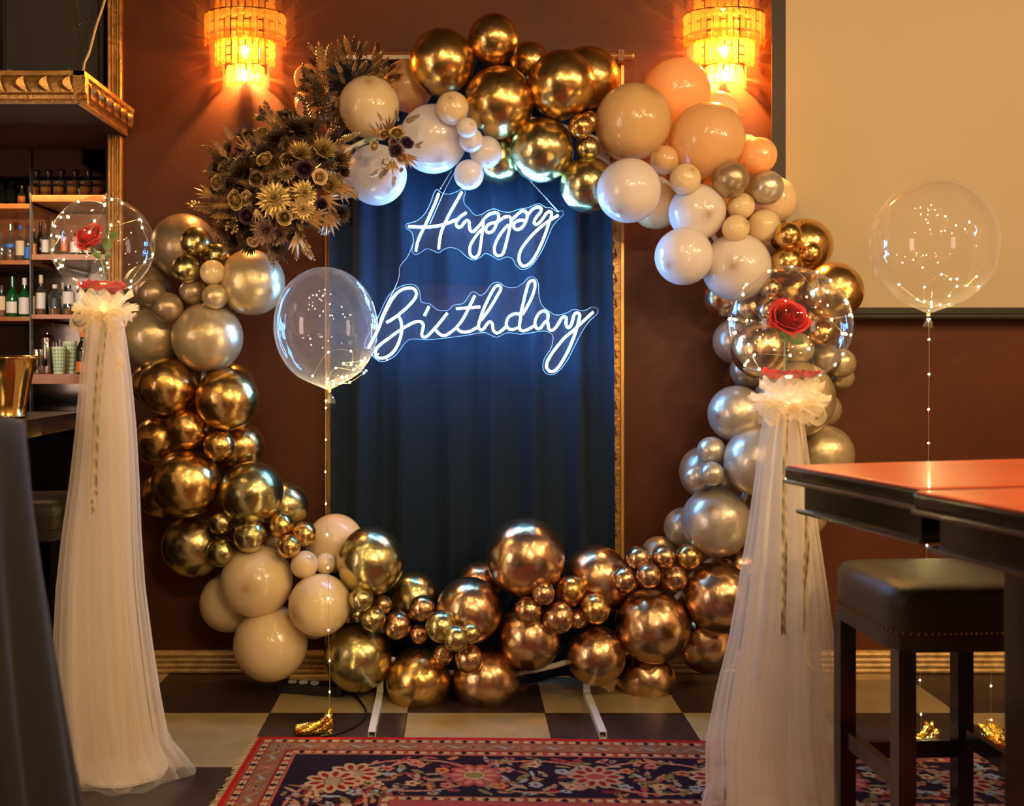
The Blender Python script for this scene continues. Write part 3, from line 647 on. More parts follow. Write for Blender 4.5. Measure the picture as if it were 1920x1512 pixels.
# ------------------------------------------------------------------ sconces
def sconce(px, py, power, label):
    Y = 4.08; s = S(Y)
    t = empty('wall_sconce', P(px, py, WY-.002), label, 'wall lamp')
    ox, oz = t.location.x, t.location.z
    MB().box((0, -.008, .02), (.11, .014, .30)).build('back_plate', M['brasspol'], t, False)
    tiers = ((112/2, -8, 40, 13, 3), (153/2, 30, 92, 19, 3), (112/2, 80, 130, 13, 3), (70/2, 128, 168, 9, 2))
    bar_cache = {}
    for ti, (rpx, top, bot, n, beads) in enumerate(tiers):
        rx = rpx*s; ry = rx*0.62; z1 = -(top-py)*s; z0 = -(bot-py)*s; hh = z1-z0; w = PI*rx/n*.74
        ring = [(rx*math.cos(a), -ry*math.sin(a)-.006, z1+.004) for a in np.linspace(0, PI, 24)]
        tr_ = MB().tube(ring, .0028, 6).build('tier_ring', M['brasspol'], t)
        ring = [(rx*.97*math.cos(a), -ry*.97*math.sin(a)-.006, z0+hh*.12) for a in np.linspace(0, PI, 24)]
        MB().tube(ring, .0016, 5).build('tier_ring', M['brasspol'], t)
        # bar: long faceted prism; bead string: stacked pyramids
        bm_ = MB()
        bm_.add([(-w/2, 0, 0), (w/2, 0, 0), (w/2, .003, 0), (-w/2, .003, 0), (-w/2, 0, -hh), (w/2, 0, -hh), (w/2, .003, -hh), (-w/2, .003, -hh),
                 (-w*.3, -.005, -.004), (w*.3, -.005, -.004), (w*.3, -.005, -hh+.008), (-w*.3, -.005, -hh+.008)],
                [(3,2,6,7), (0,1,9,8), (1,5,10,9), (5,4,11,10), (4,0,8,11), (8,9,10,11), (0,3,7,4), (1,2,6,5), (0,1,2,3), (4,5,6,7)])
        barm = bm_.mesh('crystal_bar', M['lamp_glass'], False)
        bd = MB(); bh = hh/beads
        for k in range(beads):
            zc = -bh*(k+.5); q = bh*.42
            bd.add([(-w/2, 0, zc-q), (w/2, 0, zc-q), (w/2, 0, zc+q), (-w/2, 0, zc+q), (0, -.007, zc), (0, .003, zc)],
                   [(0,1,4), (1,2,4), (2,3,4), (3,0,4), (1,0,5), (2,1,5), (3,2,5), (0,3,5)])
        beadm = bd.mesh('crystal_beads', M['lamp_glass'], False)
        for k in range(n):
            a = PI*(k+.5)/n; x = rx*math.cos(a); y = -ry*math.sin(a)-.008
            link('crystal_bar' if k % 2 else 'crystal_bead_string', barm if k % 2 else beadm, tr_, (x, y, z1), (0, 0, math.atan2(x/rx, -y/ry)))
    # bulbs
    for (dx, dz) in ((0, -20), (0, -68)):
        o = MB().sphere((dx*s, -.030, dz*s+(.0)), .013, 12, 8, sc=(1, 1, 1.7)).build('bulb', M['lampbulb'], t)
        MB().lathe([(.009, 0), (.009, .03)], 10).build('bulb_socket', M['brasspol'], t, loc=(dx*s, -.030, dz*s+.02))
    light('POINT', 'sconce_light', (ox, WY-.035, oz-62*s), power, SCONCE, .012)
    light('POINT', 'sconce_light', (ox, WY-.035, oz-12*s), power*.35, SCONCE, .012)
    return t
sconce(461, 80, 80, 'crystal wall lamp at the upper left, above the dried flowers')
sconce(1356, 80, 160, 'crystal wall lamp at the upper right, beside the projection screen')

# ------------------------------------------------------------------ ring stand
RY = 3.883; RC = P(906, 741, RY); RRAD = 525*S(RY)
st = empty('balloon_ring_stand', (RC.x, RY, 0), 'white metal hoop stand on two square feet carrying the balloons', 'stand')
q = MB()
q.tube([(RC.x+RRAD*math.cos(a), RY, RC.z+RRAD*math.sin(a)) for a in np.linspace(0, 2*PI, 97)[:-1]], .011, 10, closed=True)
child(q.build('hoop', M['whitemetal']), st)
for px0, px1 in ((713, 697), (1100, 1131)):
    a = P(px0, 1308, RY); x0 = a.x; x1 = P(px1, 1387, 3.45).x
    q = MB(); d = .0125
    # square tube: upright, foot with open end
    q.box((x0, RY, .14), (2*d, 2*d, .26))
    dirv = Vector((x1-x0, 3.45-RY, 0)); L = dirv.length; ang = math.atan2(dirv.x, -dirv.y)
    mid = Vector((x0, RY, d+.0005))+dirv/2; c_, s_ = math.cos(ang), math.sin(ang)
    w_ = .0022
    for (oz, ox_, dx, dz) in ((d-w_/2, 0, 2*d, w_), (-d+w_/2, 0, 2*d, w_), (0, d-w_/2, w_, 2*d-2*w_), (0, -d+w_/2, w_, 2*d-2*w_)):
        q.box((mid.x+ox_*c_, mid.y+ox_*s_, mid.z+oz), (dx, L, dz), ang)
    q.box((x0+dirv.x*.3, RY+dirv.y*.3, d), (2*d-.004, .004, 2*d-.004), ang)
    child(q.build('foot', M['whitemetal'], smooth=False), st)

# ------------------------------------------------------------------ balloons (photo x, y, radius, finish, flags, tip) from back to front
BL = [
 # behind everything
 ('peach', 765, 160, 48, 'b'), ('ivory', 645, 322, 50, 'b'), ('gold', 992, 117, 38, 'b'), ('gold', 1102, 147, 59, 'b'), ('lime', 936, 300, 46, 'b'),
 ('peach', 578, 192, 26, 'b'), ('peach', 578, 147, 27, 'b'), ('peach', 581, 200, 27, 'b'),
 ('peach', 1125, 290, 25, 'b'), ('white', 1130, 338, 22, 'b'), ('white', 1130, 304, 17, 'b'), ('peach', 1243, 335, 36, 'b'), ('peach', 1230, 384, 46, 'b'),
 ('ivory', 1345, 212, 40, 'b'), ('ivory', 1400, 277, 24, 'b'), ('peach', 1269, 172, 62, 'b'), ('ivory', 1448, 376, 45, 'b'), ('peach', 1344, 366, 34, 'b'), ('peach', 1447, 455, 22, 'b'),
 ('gold', 1508, 462, 52, 'b'), ('gold', 1468, 448, 22, 'b'), ('copper', 1355, 558, 38, 'b'), ('gold', 1490, 545, 45, 'b'), ('gold', 1540, 592, 45, 'b'), ('silver', 1380, 640, 43, 'b'),
 ('copper', 1407, 577, 33, 'b'), ('taupe', 1405, 695, 36, 'b'), ('pearl', 1578, 708, 23, 'b'), ('pearl', 1576, 681, 28, 'b'), ('taupe', 1548, 672, 28, 'b'),
 ('pearl', 1545, 768, 32, 'b'), ('pearl', 1545, 852, 55, 'b'), ('pearl', 1510, 965, 40, 'b'), ('silver', 1324, 886, 50, 'b'), ('silver', 1283, 990, 38, 'b'), ('taupe', 1236, 1040, 34, 'b'),
 ('copper', 1390, 1062, 36, 'b'), ('copper', 1325, 1205, 57, 'b'), ('copper', 1212, 1276, 55, 'b'), ('copper', 1118, 1085, 62, 'b'), ('copper', 900, 1098, 44, 'b'),
 ('lime', 775, 1120, 47, 'b'), ('lime', 663, 1155, 25, 'b'), ('ivory', 590, 1166, 32, 'b'), ('ivory', 628, 1018, 54, 'b'), ('ivory', 430, 1130, 55, 'b'), ('ivory', 585, 1150, 32, 'b'),
 ('lime', 533, 950, 47, 'b'), ('gold', 451, 838, 46, 'b'), ('gold', 437, 722, 41, 'b'), ('gold', 302, 827, 49, 'b'), ('gold', 305, 930, 43, 'b'), ('gold', 290, 722, 44, 'b'),
 ('taupe', 275, 540, 44, 'b'), ('pearl', 288, 632, 58, 'b'), ('lime', 364, 1023, 60, 'b'), ('taupe', 345, 462, 61, 'b'), ('ivory', 512, 1012, 20, 'b'),
 # top
 ('gold', 925, 75, 48, ''), ('gold', 829, 117, 62, ''), ('gold', 1053, 158, 63, ''), ('gold', 936, 192, 67, ''), ('lime', 1102, 347, 52, ''), ('lime', 1016, 282, 60, ''),
 ('gold', 1104, 228, 20, 's'), ('gold', 1089, 237, 23, 's'), ('lime', 1102, 278, 22, 's'),
 ('ivory', 692, 200, 57, '', (695, 165)), ('white', 706, 328, 57, ''), ('white', 812, 261, 64, ''), ('white', 911, 286, 30, 's'), ('ivory', 848, 203, 31, 's'), ('white', 883, 263, 23, 's'),
 ('white', 876, 240, 19, 's', (884, 238)), ('white', 879, 328, 28, 's'),
 # upper right
 ('peach', 1187, 228, 71, ''), ('peach', 1326, 263, 70, '', (1362, 211)), ('white', 1179, 358, 60, ''), ('white', 1307, 398, 53, ''), ('peach', 1246, 300, 27, 's', (1229, 286)), ('ivory', 1285, 336, 29, 's'),  # first one is white latex, orange sconce glow given as peach colour
 ('peach', 1422, 292, 34, 's'), ('silver', 1437, 352, 32, 's'), ('taupe', 1370, 336, 34, 's'), ('white', 1282, 481, 54, ''), ('white', 1381, 501, 64, '', (1359, 505)),
 ('ivory', 1433, 423, 30, 's'), ('ivory', 1390, 387, 25, 's'), ('ivory', 1380, 428, 25, 's'),
 # right golds
 ('gold', 1563, 546, 54, ''), ('gold', 1478, 441, 25, 's'), ('gold', 1520, 474, 21, 's'), ('gold', 1476, 491, 30, 's'), ('copper', 1446, 541, 20, 's'),
 ('copper', 1425, 655, 54, ''), ('copper', 1446, 580, 25, 's'), ('gold', 1541, 625, 23, 's'), ('pearl', 1497, 653, 29, 's'), ('pearl', 1492, 748, 72, ''),
 # right pearls
 ('silver', 1381, 776, 53, ''), ('silver', 1421, 866, 64, ''), ('silver', 1306, 897, 24, 's'), ('silver', 1334, 846, 27, 's'), ('silver', 1335, 889, 23, 's'), ('silver', 1343, 979, 65, ''),
 # lower right
 ('copper', 1348, 1121, 67, ''), ('copper', 1224, 1174, 69, ''), ('copper', 1117, 1229, 56, ''),
 ('copper', 1197, 1047, 23, 's'), ('copper', 1244, 1045, 22, 's'), ('gold', 1292, 1044, 24.5, 's'), ('copper', 1172, 1088, 25, 's'), ('copper', 1216, 1080, 23, 's'), ('copper', 1264, 1084, 25.5, 's'),
 # bottom
 ('copper', 992, 1195, 60, ''), ('copper', 985, 1046, 74, ''), ('copper', 880, 1145, 62, ''), ('copper', 911, 1276, 63, ''), ('gold', 785, 1278, 61, ''), ('lime', 671, 1232, 64, ''), ('lime', 694, 1053, 64, '', (707, 1007)),
 ('copper', 1019, 1113, 21.5, 's'), ('copper', 1082, 1160, 20, 's'), ('gold', 1068, 1109, 29, 's'), ('copper', 1047, 1158, 30, 's'), ('copper', 990, 1145, 26, 's'), ('gold', 1116, 1142, 28.5, 's'),
 ('copper', 786, 1190, 18, 's'), ('copper', 716, 1135, 19, 's'), ('copper', 792, 1141, 24.5, 's'), ('copper', 745, 1173, 27, 's'), ('lime', 677, 1124, 23, 's'), ('lime', 699, 1160, 24, 's'),
 ('lime', 827, 1175, 29.5, 's'), ('lime', 882, 1188, 19, 's'), ('copper', 831, 1228, 20, 's'), ('lime', 855, 1198, 24, 's'), ('copper', 880, 1236, 27, 's'),
 # lower left creams
 ('ivory', 507, 1208, 69, ''), ('ivory', 599, 1135, 58, '', (558, 1146)), ('ivory', 481, 1090, 67, '', (475, 1090)), ('ivory', 610, 1057, 20, 's'), ('ivory', 571, 1059, 26, 's'),
 # left golds
 ('gold', 315, 725, 54, ''), ('gold', 426, 749, 59, ''), ('lime', 472, 925, 60, ''), ('gold', 349, 907, 64, '', (324, 917)), ('gold', 411, 836, 30, 's'), ('gold', 352, 805, 39, ''),
 ('lime', 415.5, 981, 23, 's'), ('lime', 416, 1036, 27.5, 's'), ('lime', 469, 1006, 31, 's'), ('gold', 571, 1003, 24, 's'), ('gold', 527, 986, 24.5, 's'), ('gold', 542, 1025, 22, 's'),
 # left pearls
 ('pearl', 472, 530, 62, ''), ('pearl', 389, 633, 66, ''), ('taupe', 361, 548, 25, 's'), ('taupe', 285, 550, 26, 's'), ('taupe', 314, 576, 28, 's'),
 ('lime', 409, 478, 21, 's'), ('lime', 350, 504, 27, 's'), ('lime', 368, 455, 29.5, 's'), ('ivory', 398.5, 511, 23.5, 's'), ('pearl', 403, 556, 24, 's'),
]
def balloon_profile():
    pr = [(1e-5, 1.0)]
    for i in range(1, 25):
        t = PI*i/25; r = math.sin(t); z = math.cos(t)
        if z < 0: r *= 1-0.05*(-z)**2; z *= 1.05+0.04*(-z)**3
        pr.append((r, z))
    pr += [(.06, -1.10), (.042, -1.125)]
    return pr
bprof = balloon_profile(); bmesh_by = {}
knot_by = {}
for k in ('gold', 'lime', 'copper', 'pearl', 'silver', 'taupe', 'ivory', 'white', 'peach'):
    bmesh_by[k] = MB().lathe(bprof, 48).mesh('balloon_'+k, M[k])
    knot_by[k] = MB().lathe([(.045, -1.11), (.062, -1.135), (.045, -1.16), (.055, -1.18), (.10, -1.235), (.105, -1.24), (.04, -1.2)], 12).mesh('knot_'+k, M[k])
FIN = dict(gold='chrome gold', lime='chrome green-gold', copper='chrome bronze', pearl='pearly champagne', silver='pearly silver-cream', taupe='pearly taupe', ivory='glossy ivory', white='glossy white', peach='glossy peach-tinted')
HOUR = ['twelve', 'one', 'two', 'three', 'four', 'five', 'six', 'seven', 'eight', 'nine', 'ten', 'eleven']
placed = []
for e in BL:
    kind, px, py, rp = e[:4]; flag = e[4]; tipp = e[5] if len(e) > 5 else None
    Y = {'b': 4.10-rp*S(4.0), '': 3.86, 's': 3.84}[flag]
    if kind == 'peach' and px < 600: Y = 4.02
    if py > 1190: Y = min(Y, 4.0)
    for it in range(400):
        c = P(px, py, Y); r = rp*S(Y)
        bad = False
        for (c2, r2, _) in placed:
            d = (c-c2).length
            lim = 0.90*(r+r2) if min(r, r2) < .07 else 0.86*(r+r2)
            if d < lim:
                dpx = math.hypot(px-((c2.x*F/c2.y)+CX), py-(CY-(c2.z-CH)*F/c2.y))
                bad = True; break
        if not bad: break
        Y -= 0.006
        if Y < 3.52: break
    c = P(px, py, Y); r = rp*S(Y); placed.append((c, r, e))
# labels: finish, size, hour of the ring, lane
info = []
for (c, r, e) in placed:
    kind, px, py, rp = e[:4]
    size = 'large' if rp >= 50 else ('medium' if rp >= 33 else 'small')
    a = math.degrees(math.atan2(px-906, 741-py)) % 360; hr = HOUR[int((a+15)//30) % 12]
    rad = math.hypot(px-906, py-741); lane = 'inner' if rad < 490 else ('outer' if rad > 570 else 'middle')
    info.append([size, kind, hr, lane, px, py])
def ranks(idx, allx):
    n = len(idx); xs = [info[i][4] for i in idx]; ys = [info[i][5] for i in idx]
    hor = (max(xs)-min(xs)) >= (max(ys)-min(ys))
    idx = sorted(idx, key=lambda i: info[i][4] if hor else info[i][5])
    nth = ['first', 'second', 'third', 'fourth', 'fifth', 'sixth', 'seventh']
    for k, i in enumerate(idx):
        if n == 2: w = ('left' if k == 0 else 'right') if hor else ('upper' if k == 0 else 'lower'); w += ' of two'
        else: w = '%s from %s' % (nth[k], 'left' if hor else 'top')
        yield i, w
groups = {}
for i, f_ in enumerate(info): groups.setdefault(tuple(f_[:4]), []).append(i)
suffix = {}
for key, idx in groups.items():
    if len(idx) > 1:
        for i, w in ranks(idx, None): suffix[i] = w
for i, (c, r, e) in enumerate(placed):
    kind, px, py, rp = e[:4]; tipp = e[5] if len(e) > 5 else None
    size, _, hr, lane, _, _ = info[i]
    if tipp:
        dx, dz = (tipp[0]-px)/rp, -(tipp[1]-py)/rp; n2 = min(.98, dx*dx+dz*dz); ax = Vector((dx, -math.sqrt(1-n2), dz))
    else:
        rr_ = random.Random(i); out = Vector((px-906, 0, 741-py)).normalized()
        dd = max(-1.2, min(1.2, (math.hypot(px-906, py-741)-527)/45))
        ax = out*dd+Vector((0, -.85 if e[4] != 'b' else .5, 0))+Vector((rr_.uniform(-.25, .25), 0, rr_.uniform(-.25, .25)))
    o = link('balloon', bmesh_by[kind], None, c, look(ax).to_euler(), r)
    lab = '%s %s balloon, %s o\'clock on the ring, %s' % (size, FIN[kind], hr, lane)
    if i in suffix: lab += ', '+suffix[i]
    tag(o, lab, 'balloon', '%s balloons of the ring garland' % FIN[kind])
    if rp > 30: link('knot', knot_by[kind], o)

# ------------------------------------------------------------------ neon sign
NY = 3.965
def cv(pts, sc, ox, oy): return [(x/sc+ox, y/sc+oy) for x, y in pts]
A_ = lambda p: cv(p, 9.45, 740, 340)
B_ = lambda p: cv(p, 10.078, 890, 370)
C_ = lambda p: cv(p, 8.895, 680, 520)
D_ = lambda p: cv(p, 10.667, 840, 510)
E_ = lambda p: cv(p, 7.5625, 980, 510)
G_ = lambda p: cv(p, 3.78, 660, 320)
happy = [
 A_([(780,215),(720,380),(640,560),(540,780),(450,960),(400,1100),(375,1240)]),
 A_([(1190,190),(1100,350),(980,560),(900,720),(840,860),(800,1020),(780,1200)]),
 A_([(240,800),(400,808),(560,810),(720,795),(870,765),(980,725),(1080,680)]),
 A_([(1270,555),(1170,620),(1100,700),(1090,770),(1130,815),(1190,790),(1240,720),(1290,695),(1325,740),(1325,820),(1350,880),(1400,885),(1460,830),(1540,740)])
 + B_([(170,420),(260,330),(340,295),(410,290),(450,330),(450,410),(410,510),(370,600),(310,660),(240,660),(215,610),(235,540),(300,495),(380,478),(440,455),(520,400),(600,362),(660,370),(690,420),(685,500),(640,680),(600,850),(560,1000),(520,1080),(450,1105),(390,1070),(370,980),(400,860),(470,720),(560,600),(640,520)]),
 A_([(1570,720),(1560,860),(1540,1000),(1520,1150),(1490,1290),(1430,1345),(1370,1335),(1330,1260),(1340,1140),(1400,1030),(1480,920),(1560,840)]),
 B_([(715,415),(800,330),(880,265),(940,255),(985,300),(995,370),(960,470),(920,540),(850,600),(780,605),(740,560),(750,490),(810,445),(880,430),(950,440)]),
 B_([(1015,325),(1080,240),(1160,190),(1220,180),(1260,220),(1240,290),(1190,350),(1140,420),(1125,480),(1165,510),(1220,480),(1290,400),(1350,310),(1410,270),(1455,300),(1440,390),(1400,500),(1340,680),(1270,860),(1180,1050),(1070,1220),(970,1295),(890,1285),(840,1200),(850,1060),(920,920),(1030,780),(1160,640),(1300,520),(1430,430),(1580,340)]),
]
birthday = [
 C_([(95,1180),(180,1020),(260,860),(330,680),(410,510),(500,350),(600,240),(720,185),(830,185),(890,240),(885,330),(810,430),(700,540),(580,640),(480,710),(400,755)]),
 C_([(600,650),(640,740),(650,850),(640,960),(600,1090),(540,1210),(450,1300),(340,1350),(250,1340),(210,1280),(230,1190),(310,1110),(420,1030),(540,940),(660,860),(780,790),(880,745),(960,740),(1010,790),(1000,880),(985,960),(1020,1000),(1080,980),(1160,900),(1250,800),(1340,690),(1410,600)]),
 C_([(1105,490),(1030,640)]),
 C_([(1215,870),(1260,930),(1340,975),(1420,950),(1500,893)])+D_([(160,1120),(260,1000),(340,870),(410,730),(480,590),(535,480)]),
 D_([(165,735),(400,718),(640,700)]),
 D_([(175,1125),(240,1185),(340,1205),(460,1180),(600,1100)]),
 D_([(660,970),(760,840),(880,660),(990,470),(1055,350),(1040,285),(970,275),(900,360),(820,510),(740,680),(670,860),(620,1020),(615,1110),(650,1160),(720,1130),(790,1030),(850,1000),(890,1050),(900,1150),(960,1220),(1040,1200),(1170,1090)]),
 D_([(1430,840),(1330,840),(1230,890),(1175,980),(1170,1070),(1220,1140),(1310,1150),(1420,1110)]),
 D_([(1490,850),(1580,700),(1680,500),(1740,300),(1730,190),(1680,170),(1610,230),(1560,400),(1510,600),(1470,780),(1450,930),(1430,1080),(1450,1160),(1520,1180),(1620,1140),(1740,1070)]),
 E_([(355,680),(360,600),(310,555),(240,580),(190,660),(175,740),(200,800),(250,800),(300,730),(340,700),(360,730),(370,800),(410,832),(460,800),(510,730),(550,660),(590,635),(620,660),(615,730),(640,790),(680,770),(710,690),(730,610),(775,580),(810,620),(790,720),(760,830),(710,970),(640,1130),(550,1290),(470,1390),(400,1415),(345,1370),(345,1290),(400,1180),(490,1060),(600,930),(720,830),(850,710),(1000,570)]),
]
out_h = G_([(605,135),(640,160),(690,168),(740,150),(780,132),(805,150),(790,200),(800,240),(830,270),(870,315),(920,310),(960,285),(1010,272),(1060,290),(1120,295),(1180,275),(1240,265),(1290,245),(1330,235),(1370,260),(1410,265),(1450,290),(1490,285),(1495,315),(1460,350),(1420,400),(1390,470),(1350,560),(1300,640),(1250,690),(1200,702),(1160,670),(1140,630),(1100,612),(1040,632),(990,605),(945,588),(910,615),(860,635),(810,610),(760,565),(700,545),(650,560),(615,585),(580,570),(530,555),(490,580),(450,597),(425,570),(435,500),(425,440),(385,410),(385,380),(420,370),(470,350),(520,300),(560,220),(580,160)])
out_b = G_([(190,1350),(145,1310),(140,1265),(95,1260),(100,1200),(180,1050),(250,900),(310,840),(390,808),(450,815),(480,860),(490,930),(550,945),(610,990),(680,990),(720,955),(790,940),(840,870),(870,862),(910,885),(950,860),(990,805),(1040,792),(1090,825),(1160,828),(1210,800),(1250,760),(1290,757),(1320,800),(1325,890),(1350,960),(1400,1000),(1450,1025),(1520,1010),(1570,985),(1640,995),(1700,968),(1740,980),(1735,1020),(1680,1070),(1620,1160),(1570,1260),(1510,1370),(1440,1440),(1390,1445),(1355,1410),(1360,1340),(1410,1260),(1425,1180),(1400,1150),(1350,1138),(1200,1160),(1100,1150),(1030,1182),(980,1165),(930,1148),(800,1170),(640,1190),(540,1200),(420,1195),(370,1230),(310,1310),(240,1350)])
def neon_word(name, strokes, outline, label):
    ctr = P(outline[0][0], outline[0][1], NY)
    t = empty(name, ctr, label, 'neon sign')
    L = lambda p, Y=NY: P(p[0], p[1], Y)-ctr
    for s_ in strokes:
        pts = catmull([L(p) for p in s_], 5)
        MB().tube(pts, .0042, 8).build('light_tube', M['neon'], t)
        pts2 = [p+Vector((0, .005, 0)) for p in pts]
        MB().tube(pts2, .0035, 6).build('tube_base', M['acr_edge'], t)
    pl = catmull([L(p, NY+.012) for p in outline], 4, True)
    bm = bmesh.new(); y0, y1 = .010, .014
    va = [bm.verts.new((p.x, y0, p.z)) for p in pl]; vb = [bm.verts.new((p.x, y1, p.z)) for p in pl]
    fa = bm.faces.new(va); fb = bm.faces.new(vb[::-1]); n = len(pl)
    for k in range(n):
        f = bm.faces.new((va[k], vb[k], vb[(k+1) % n], va[(k+1) % n])); f.material_index = 1
    bmesh.ops.triangulate(bm, faces=[fa, fb]); me = bpy.data.meshes.new('acrylic_backing'); bm.to_mesh(me); bm.free()
    me.materials.append(M['acrylic']); me.materials.append(M['acr_edge'])
    ab = link('acrylic_backing', me, t)
    MB().tube([(p.x, .010, p.z) for p in pl], .0006, 5, closed=True).build('polished_rim', M['acr_edge'], ab)
    return t
neon_word('neon_word', happy, out_h, 'white-blue neon lettering reading Happy on clear backing, upper word')
neon_word('neon_word', birthday, out_b, 'white-blue neon lettering reading Birthday on clear backing, lower word')
def chain(pts, label, r=.0022, step=.007):
    q = MB(); p0 = Vector(pts[0]); p1 = Vector(pts[-1]); n = int((p1-p0).length/step); d = (p1-p0).normalized(); sdv = d.cross(Vector((0, 1, 0))).normalized()
    for k in range(n):
        c = p0+d*step*(k+.5); o = sdv if k % 2 else Vector((0, 1, 0))
        q.tube([c+d*step*.6*math.cos(a)+o*r*math.sin(a) for a in np.linspace(0, 2*PI, 7)[:-1]], .0007, 4, closed=True)
    return tag(q.build('hanging_chain', M['chrome']), label, 'chain')
chain([P(848, 318, NY-.004), P(822, 360, NY)], 'fine steel chain holding the left end of the upper neon word')
chain([P(978, 322, NY-.004), P(1048, 398, NY)], 'fine steel chain holding the right end of the upper neon word')
cable('sign_cord', [P(853, 322, NY+.004), P(835, 355, NY+.006), P(815, 400, NY+.02), P(806, 420, NY+.02)], .0012, M['acr_edge'], 'clear cord tied at the left end of the upper neon word', 'cord')
cable('sign_cord', [P(775, 455, NY+.02), P(765, 480, NY+.01), P(750, 500, NY), P(748, 520, NY), P(738, 545, NY), P(728, 565, NY), P(712, 600, NY+.01)], .0012, M['acr_edge'], 'clear cable running between the two neon words at the left', 'cord')

# ------------------------------------------------------------------ led strings
bulb_me = MB().sphere((0, 0, 0), .0024, 8, 5, sc=(1, 1, 1.3)).mesh('led_bulb', M['bulb'])
def led_string(name, pts, label, wire=True, r=.0006, group=None, curved=True):
    t = empty(name, pts[0], label, 'string lights', group); c0 = Vector(pts[0])
    if wire:
        pp = [Vector(p)-c0 for p in pts]
        MB().tube(catmull(pp, 5) if curved else pp, r, 4).build('wire', M['wire'], t)
    for p in pts: link('led_bulb', bulb_me, t, Vector(p)-c0, (random.random(), random.random(), 0))
    return t

# ------------------------------------------------------------------ tulle columns with rose globes
def interp(ys, vs_, y):
    return float(np.interp(y, ys, vs_))
def tulle_column(Y, ys, Ls, Rs, bub, label, seed, bowpx, sr):
    rs = random.Random(seed)
    ys_ = np.array(ys, float); L_ = np.array(Ls, float); R_ = np.array(Rs, float)
    zb_ = 0.004; ytop = ys[0]; ybot = CY+F*(CH-zb_)/Y
    cx_ = (L_+R_)/2; hw = (R_-L_)/2
    base = P(cx_[-1], ybot, Y)
    t = empty('tulle_column', base, label, 'tulle column')
    def layer(ks, nf, amp, ph, name, m, floor_spread=0.0, cut=1.0):
        def fn(u, v):
            a = u*2*PI; py = ytop+(ybot-ytop)*v*cut; c = interp(ys_, cx_, py); h = interp(ys_, hw, py)*ks
            q = min(1, v*1.3)
            fold = 1+amp*q*(.55*math.sin(nf*a+ph+1.8*math.sin(a+ph)+.8*v)+.30*math.sin((nf*1.7//1)*a+ph*2+2*math.sin(2*a+ph))+.15*abs(math.sin((nf*1.5//1)*a+ph))-.20*(1-abs(math.sin((nf+1.5)*a*1.0+ph+.5*math.sin(3*a+v*2))))**6)
            if v > .93: fold *= 1+(v-.93)/.07*floor_spread*(1+.6*math.sin(5*a+ph))
            X = (c-CX)*S(Y)+h*S(Y)*math.cos(a)*fold; Yy = Y+h*S(Y)*.85*math.sin(a)*fold
            z = CH-(py-CY)*S(Y)
            if v > .97: z = max(z, .004)+.006*abs(math.sin(7*a+ph))
            return Vector((X, Yy, z))-base
        o = MB().grid(fn, 150, 46, closed_u=True).build(name, m, t, angle=180); return o
    layer(1.0, 4, .11, seed, 'outer_tulle', M['tulle'], .16)
    layer(.86, 7, .20, seed+1.3, 'middle_tulle', M['tulle'], .10)
    layer(.70, 5, .26, seed+2.7, 'inner_tulle', M['tulle2'], .05)
    # pole inside
    MB().tube([(0, 0, 0), Vector(P(cx_[0], ys[0]-10, Y))-base], .012, 10).build('pole', M['whitemetal'], t)
    MB().lathe([(.13, 0), (.13, .008), (.02, .016)], 24).build('pole_base', M['whitemetal'], t)
    # ruffle collar around the neck
    bc = P(bowpx[0], bowpx[1], Y)-base
    for lv, (r0, r1, dz, nf, w_) in enumerate(((.030, sr*.72, .040, 11, .013), (.028, sr*.84, .012, 9, .016), (.028, sr*.78, -.020, 8, .018), (.030, sr*.62, -.045, 7, .016), (.030, sr*.58, .055, 8, .012), (.026, sr*.88, .024, 13, .010), (.026, sr*.70, -.004, 10, .014))):
        def ruf(u, v, r0=r0, r1=r1, dz=dz, nf=nf, w_=w_, lv=lv):
            a = u*2*PI; rr = r0+(r1-r0)*v*(1+.16*math.sin(a*3+seed+lv)); wv = w_*v*math.sin(nf*a+seed*2+lv)+.012*v*math.sin(a*2+lv)
            return bc+Vector((rr*math.cos(a), rr*.8*math.sin(a)-.004, dz*v+wv*.8+(.02 if lv == 0 else 0)))
        MB().grid(ruf, 120, 7, closed_u=True).build('ruffle', M['ruffle'], t, angle=180)
    # ribbon bow: two loops, knot, tails
    bf = bc+Vector((0, -.040, -.012))
    for s_ in (-1, 1):
        lp = [Vector((0, 0, 0)), Vector((s_*.035, -.012, .018)), Vector((s_*.075, -.014, .010)), Vector((s_*.085, -.010, -.020)), Vector((s_*.06, -.004, -.040)), Vector((s_*.02, 0, -.012)), Vector((0, 0, 0))]
        c = catmull([bf+p for p in lp], 6); n = len(c)
        def rb(u, v, c=c, n=n):
            p = c[min(int(u*(n-1)), n-1)]; w_ = .019*math.sin(PI*min(max(u, .04), .96))**.5
            return p+Vector((0, .022*(v-.5), 0))+Vector((0, 0, w_*(v-.5)*.9))
        MB().grid(rb, 36, 4).build('bow_loop', M['organza'], t, angle=180)
    MB().sphere(bf+Vector((0, -.006, 0)), .014, 12, 8, sc=(1.1, .7, 1.2)).build('bow_knot', M['organza'], t)
    return t, base, bc, bf
def ribbon_tail(t, base, pts, w_, m, name='ribbon_tail', twist=0.5):
    c = catmull([p-base for p in pts], 8); n = len(c)
    def fn(u, v):
        i = min(int(u*(n-1)+.5), n-1); p = c[i]; a = .35+twist*math.sin(u*9)
        return p+Vector((math.cos(a), math.sin(a), 0))*w_*(v-.5)+Vector((0, -.002*math.sin(v*PI), (-.012*abs(v-.5)*2 if u > .98 else 0)))
    MB().grid(fn, 50, 3).build(name, m, t, angle=180)
YL, YRr = 3.17, 2.86
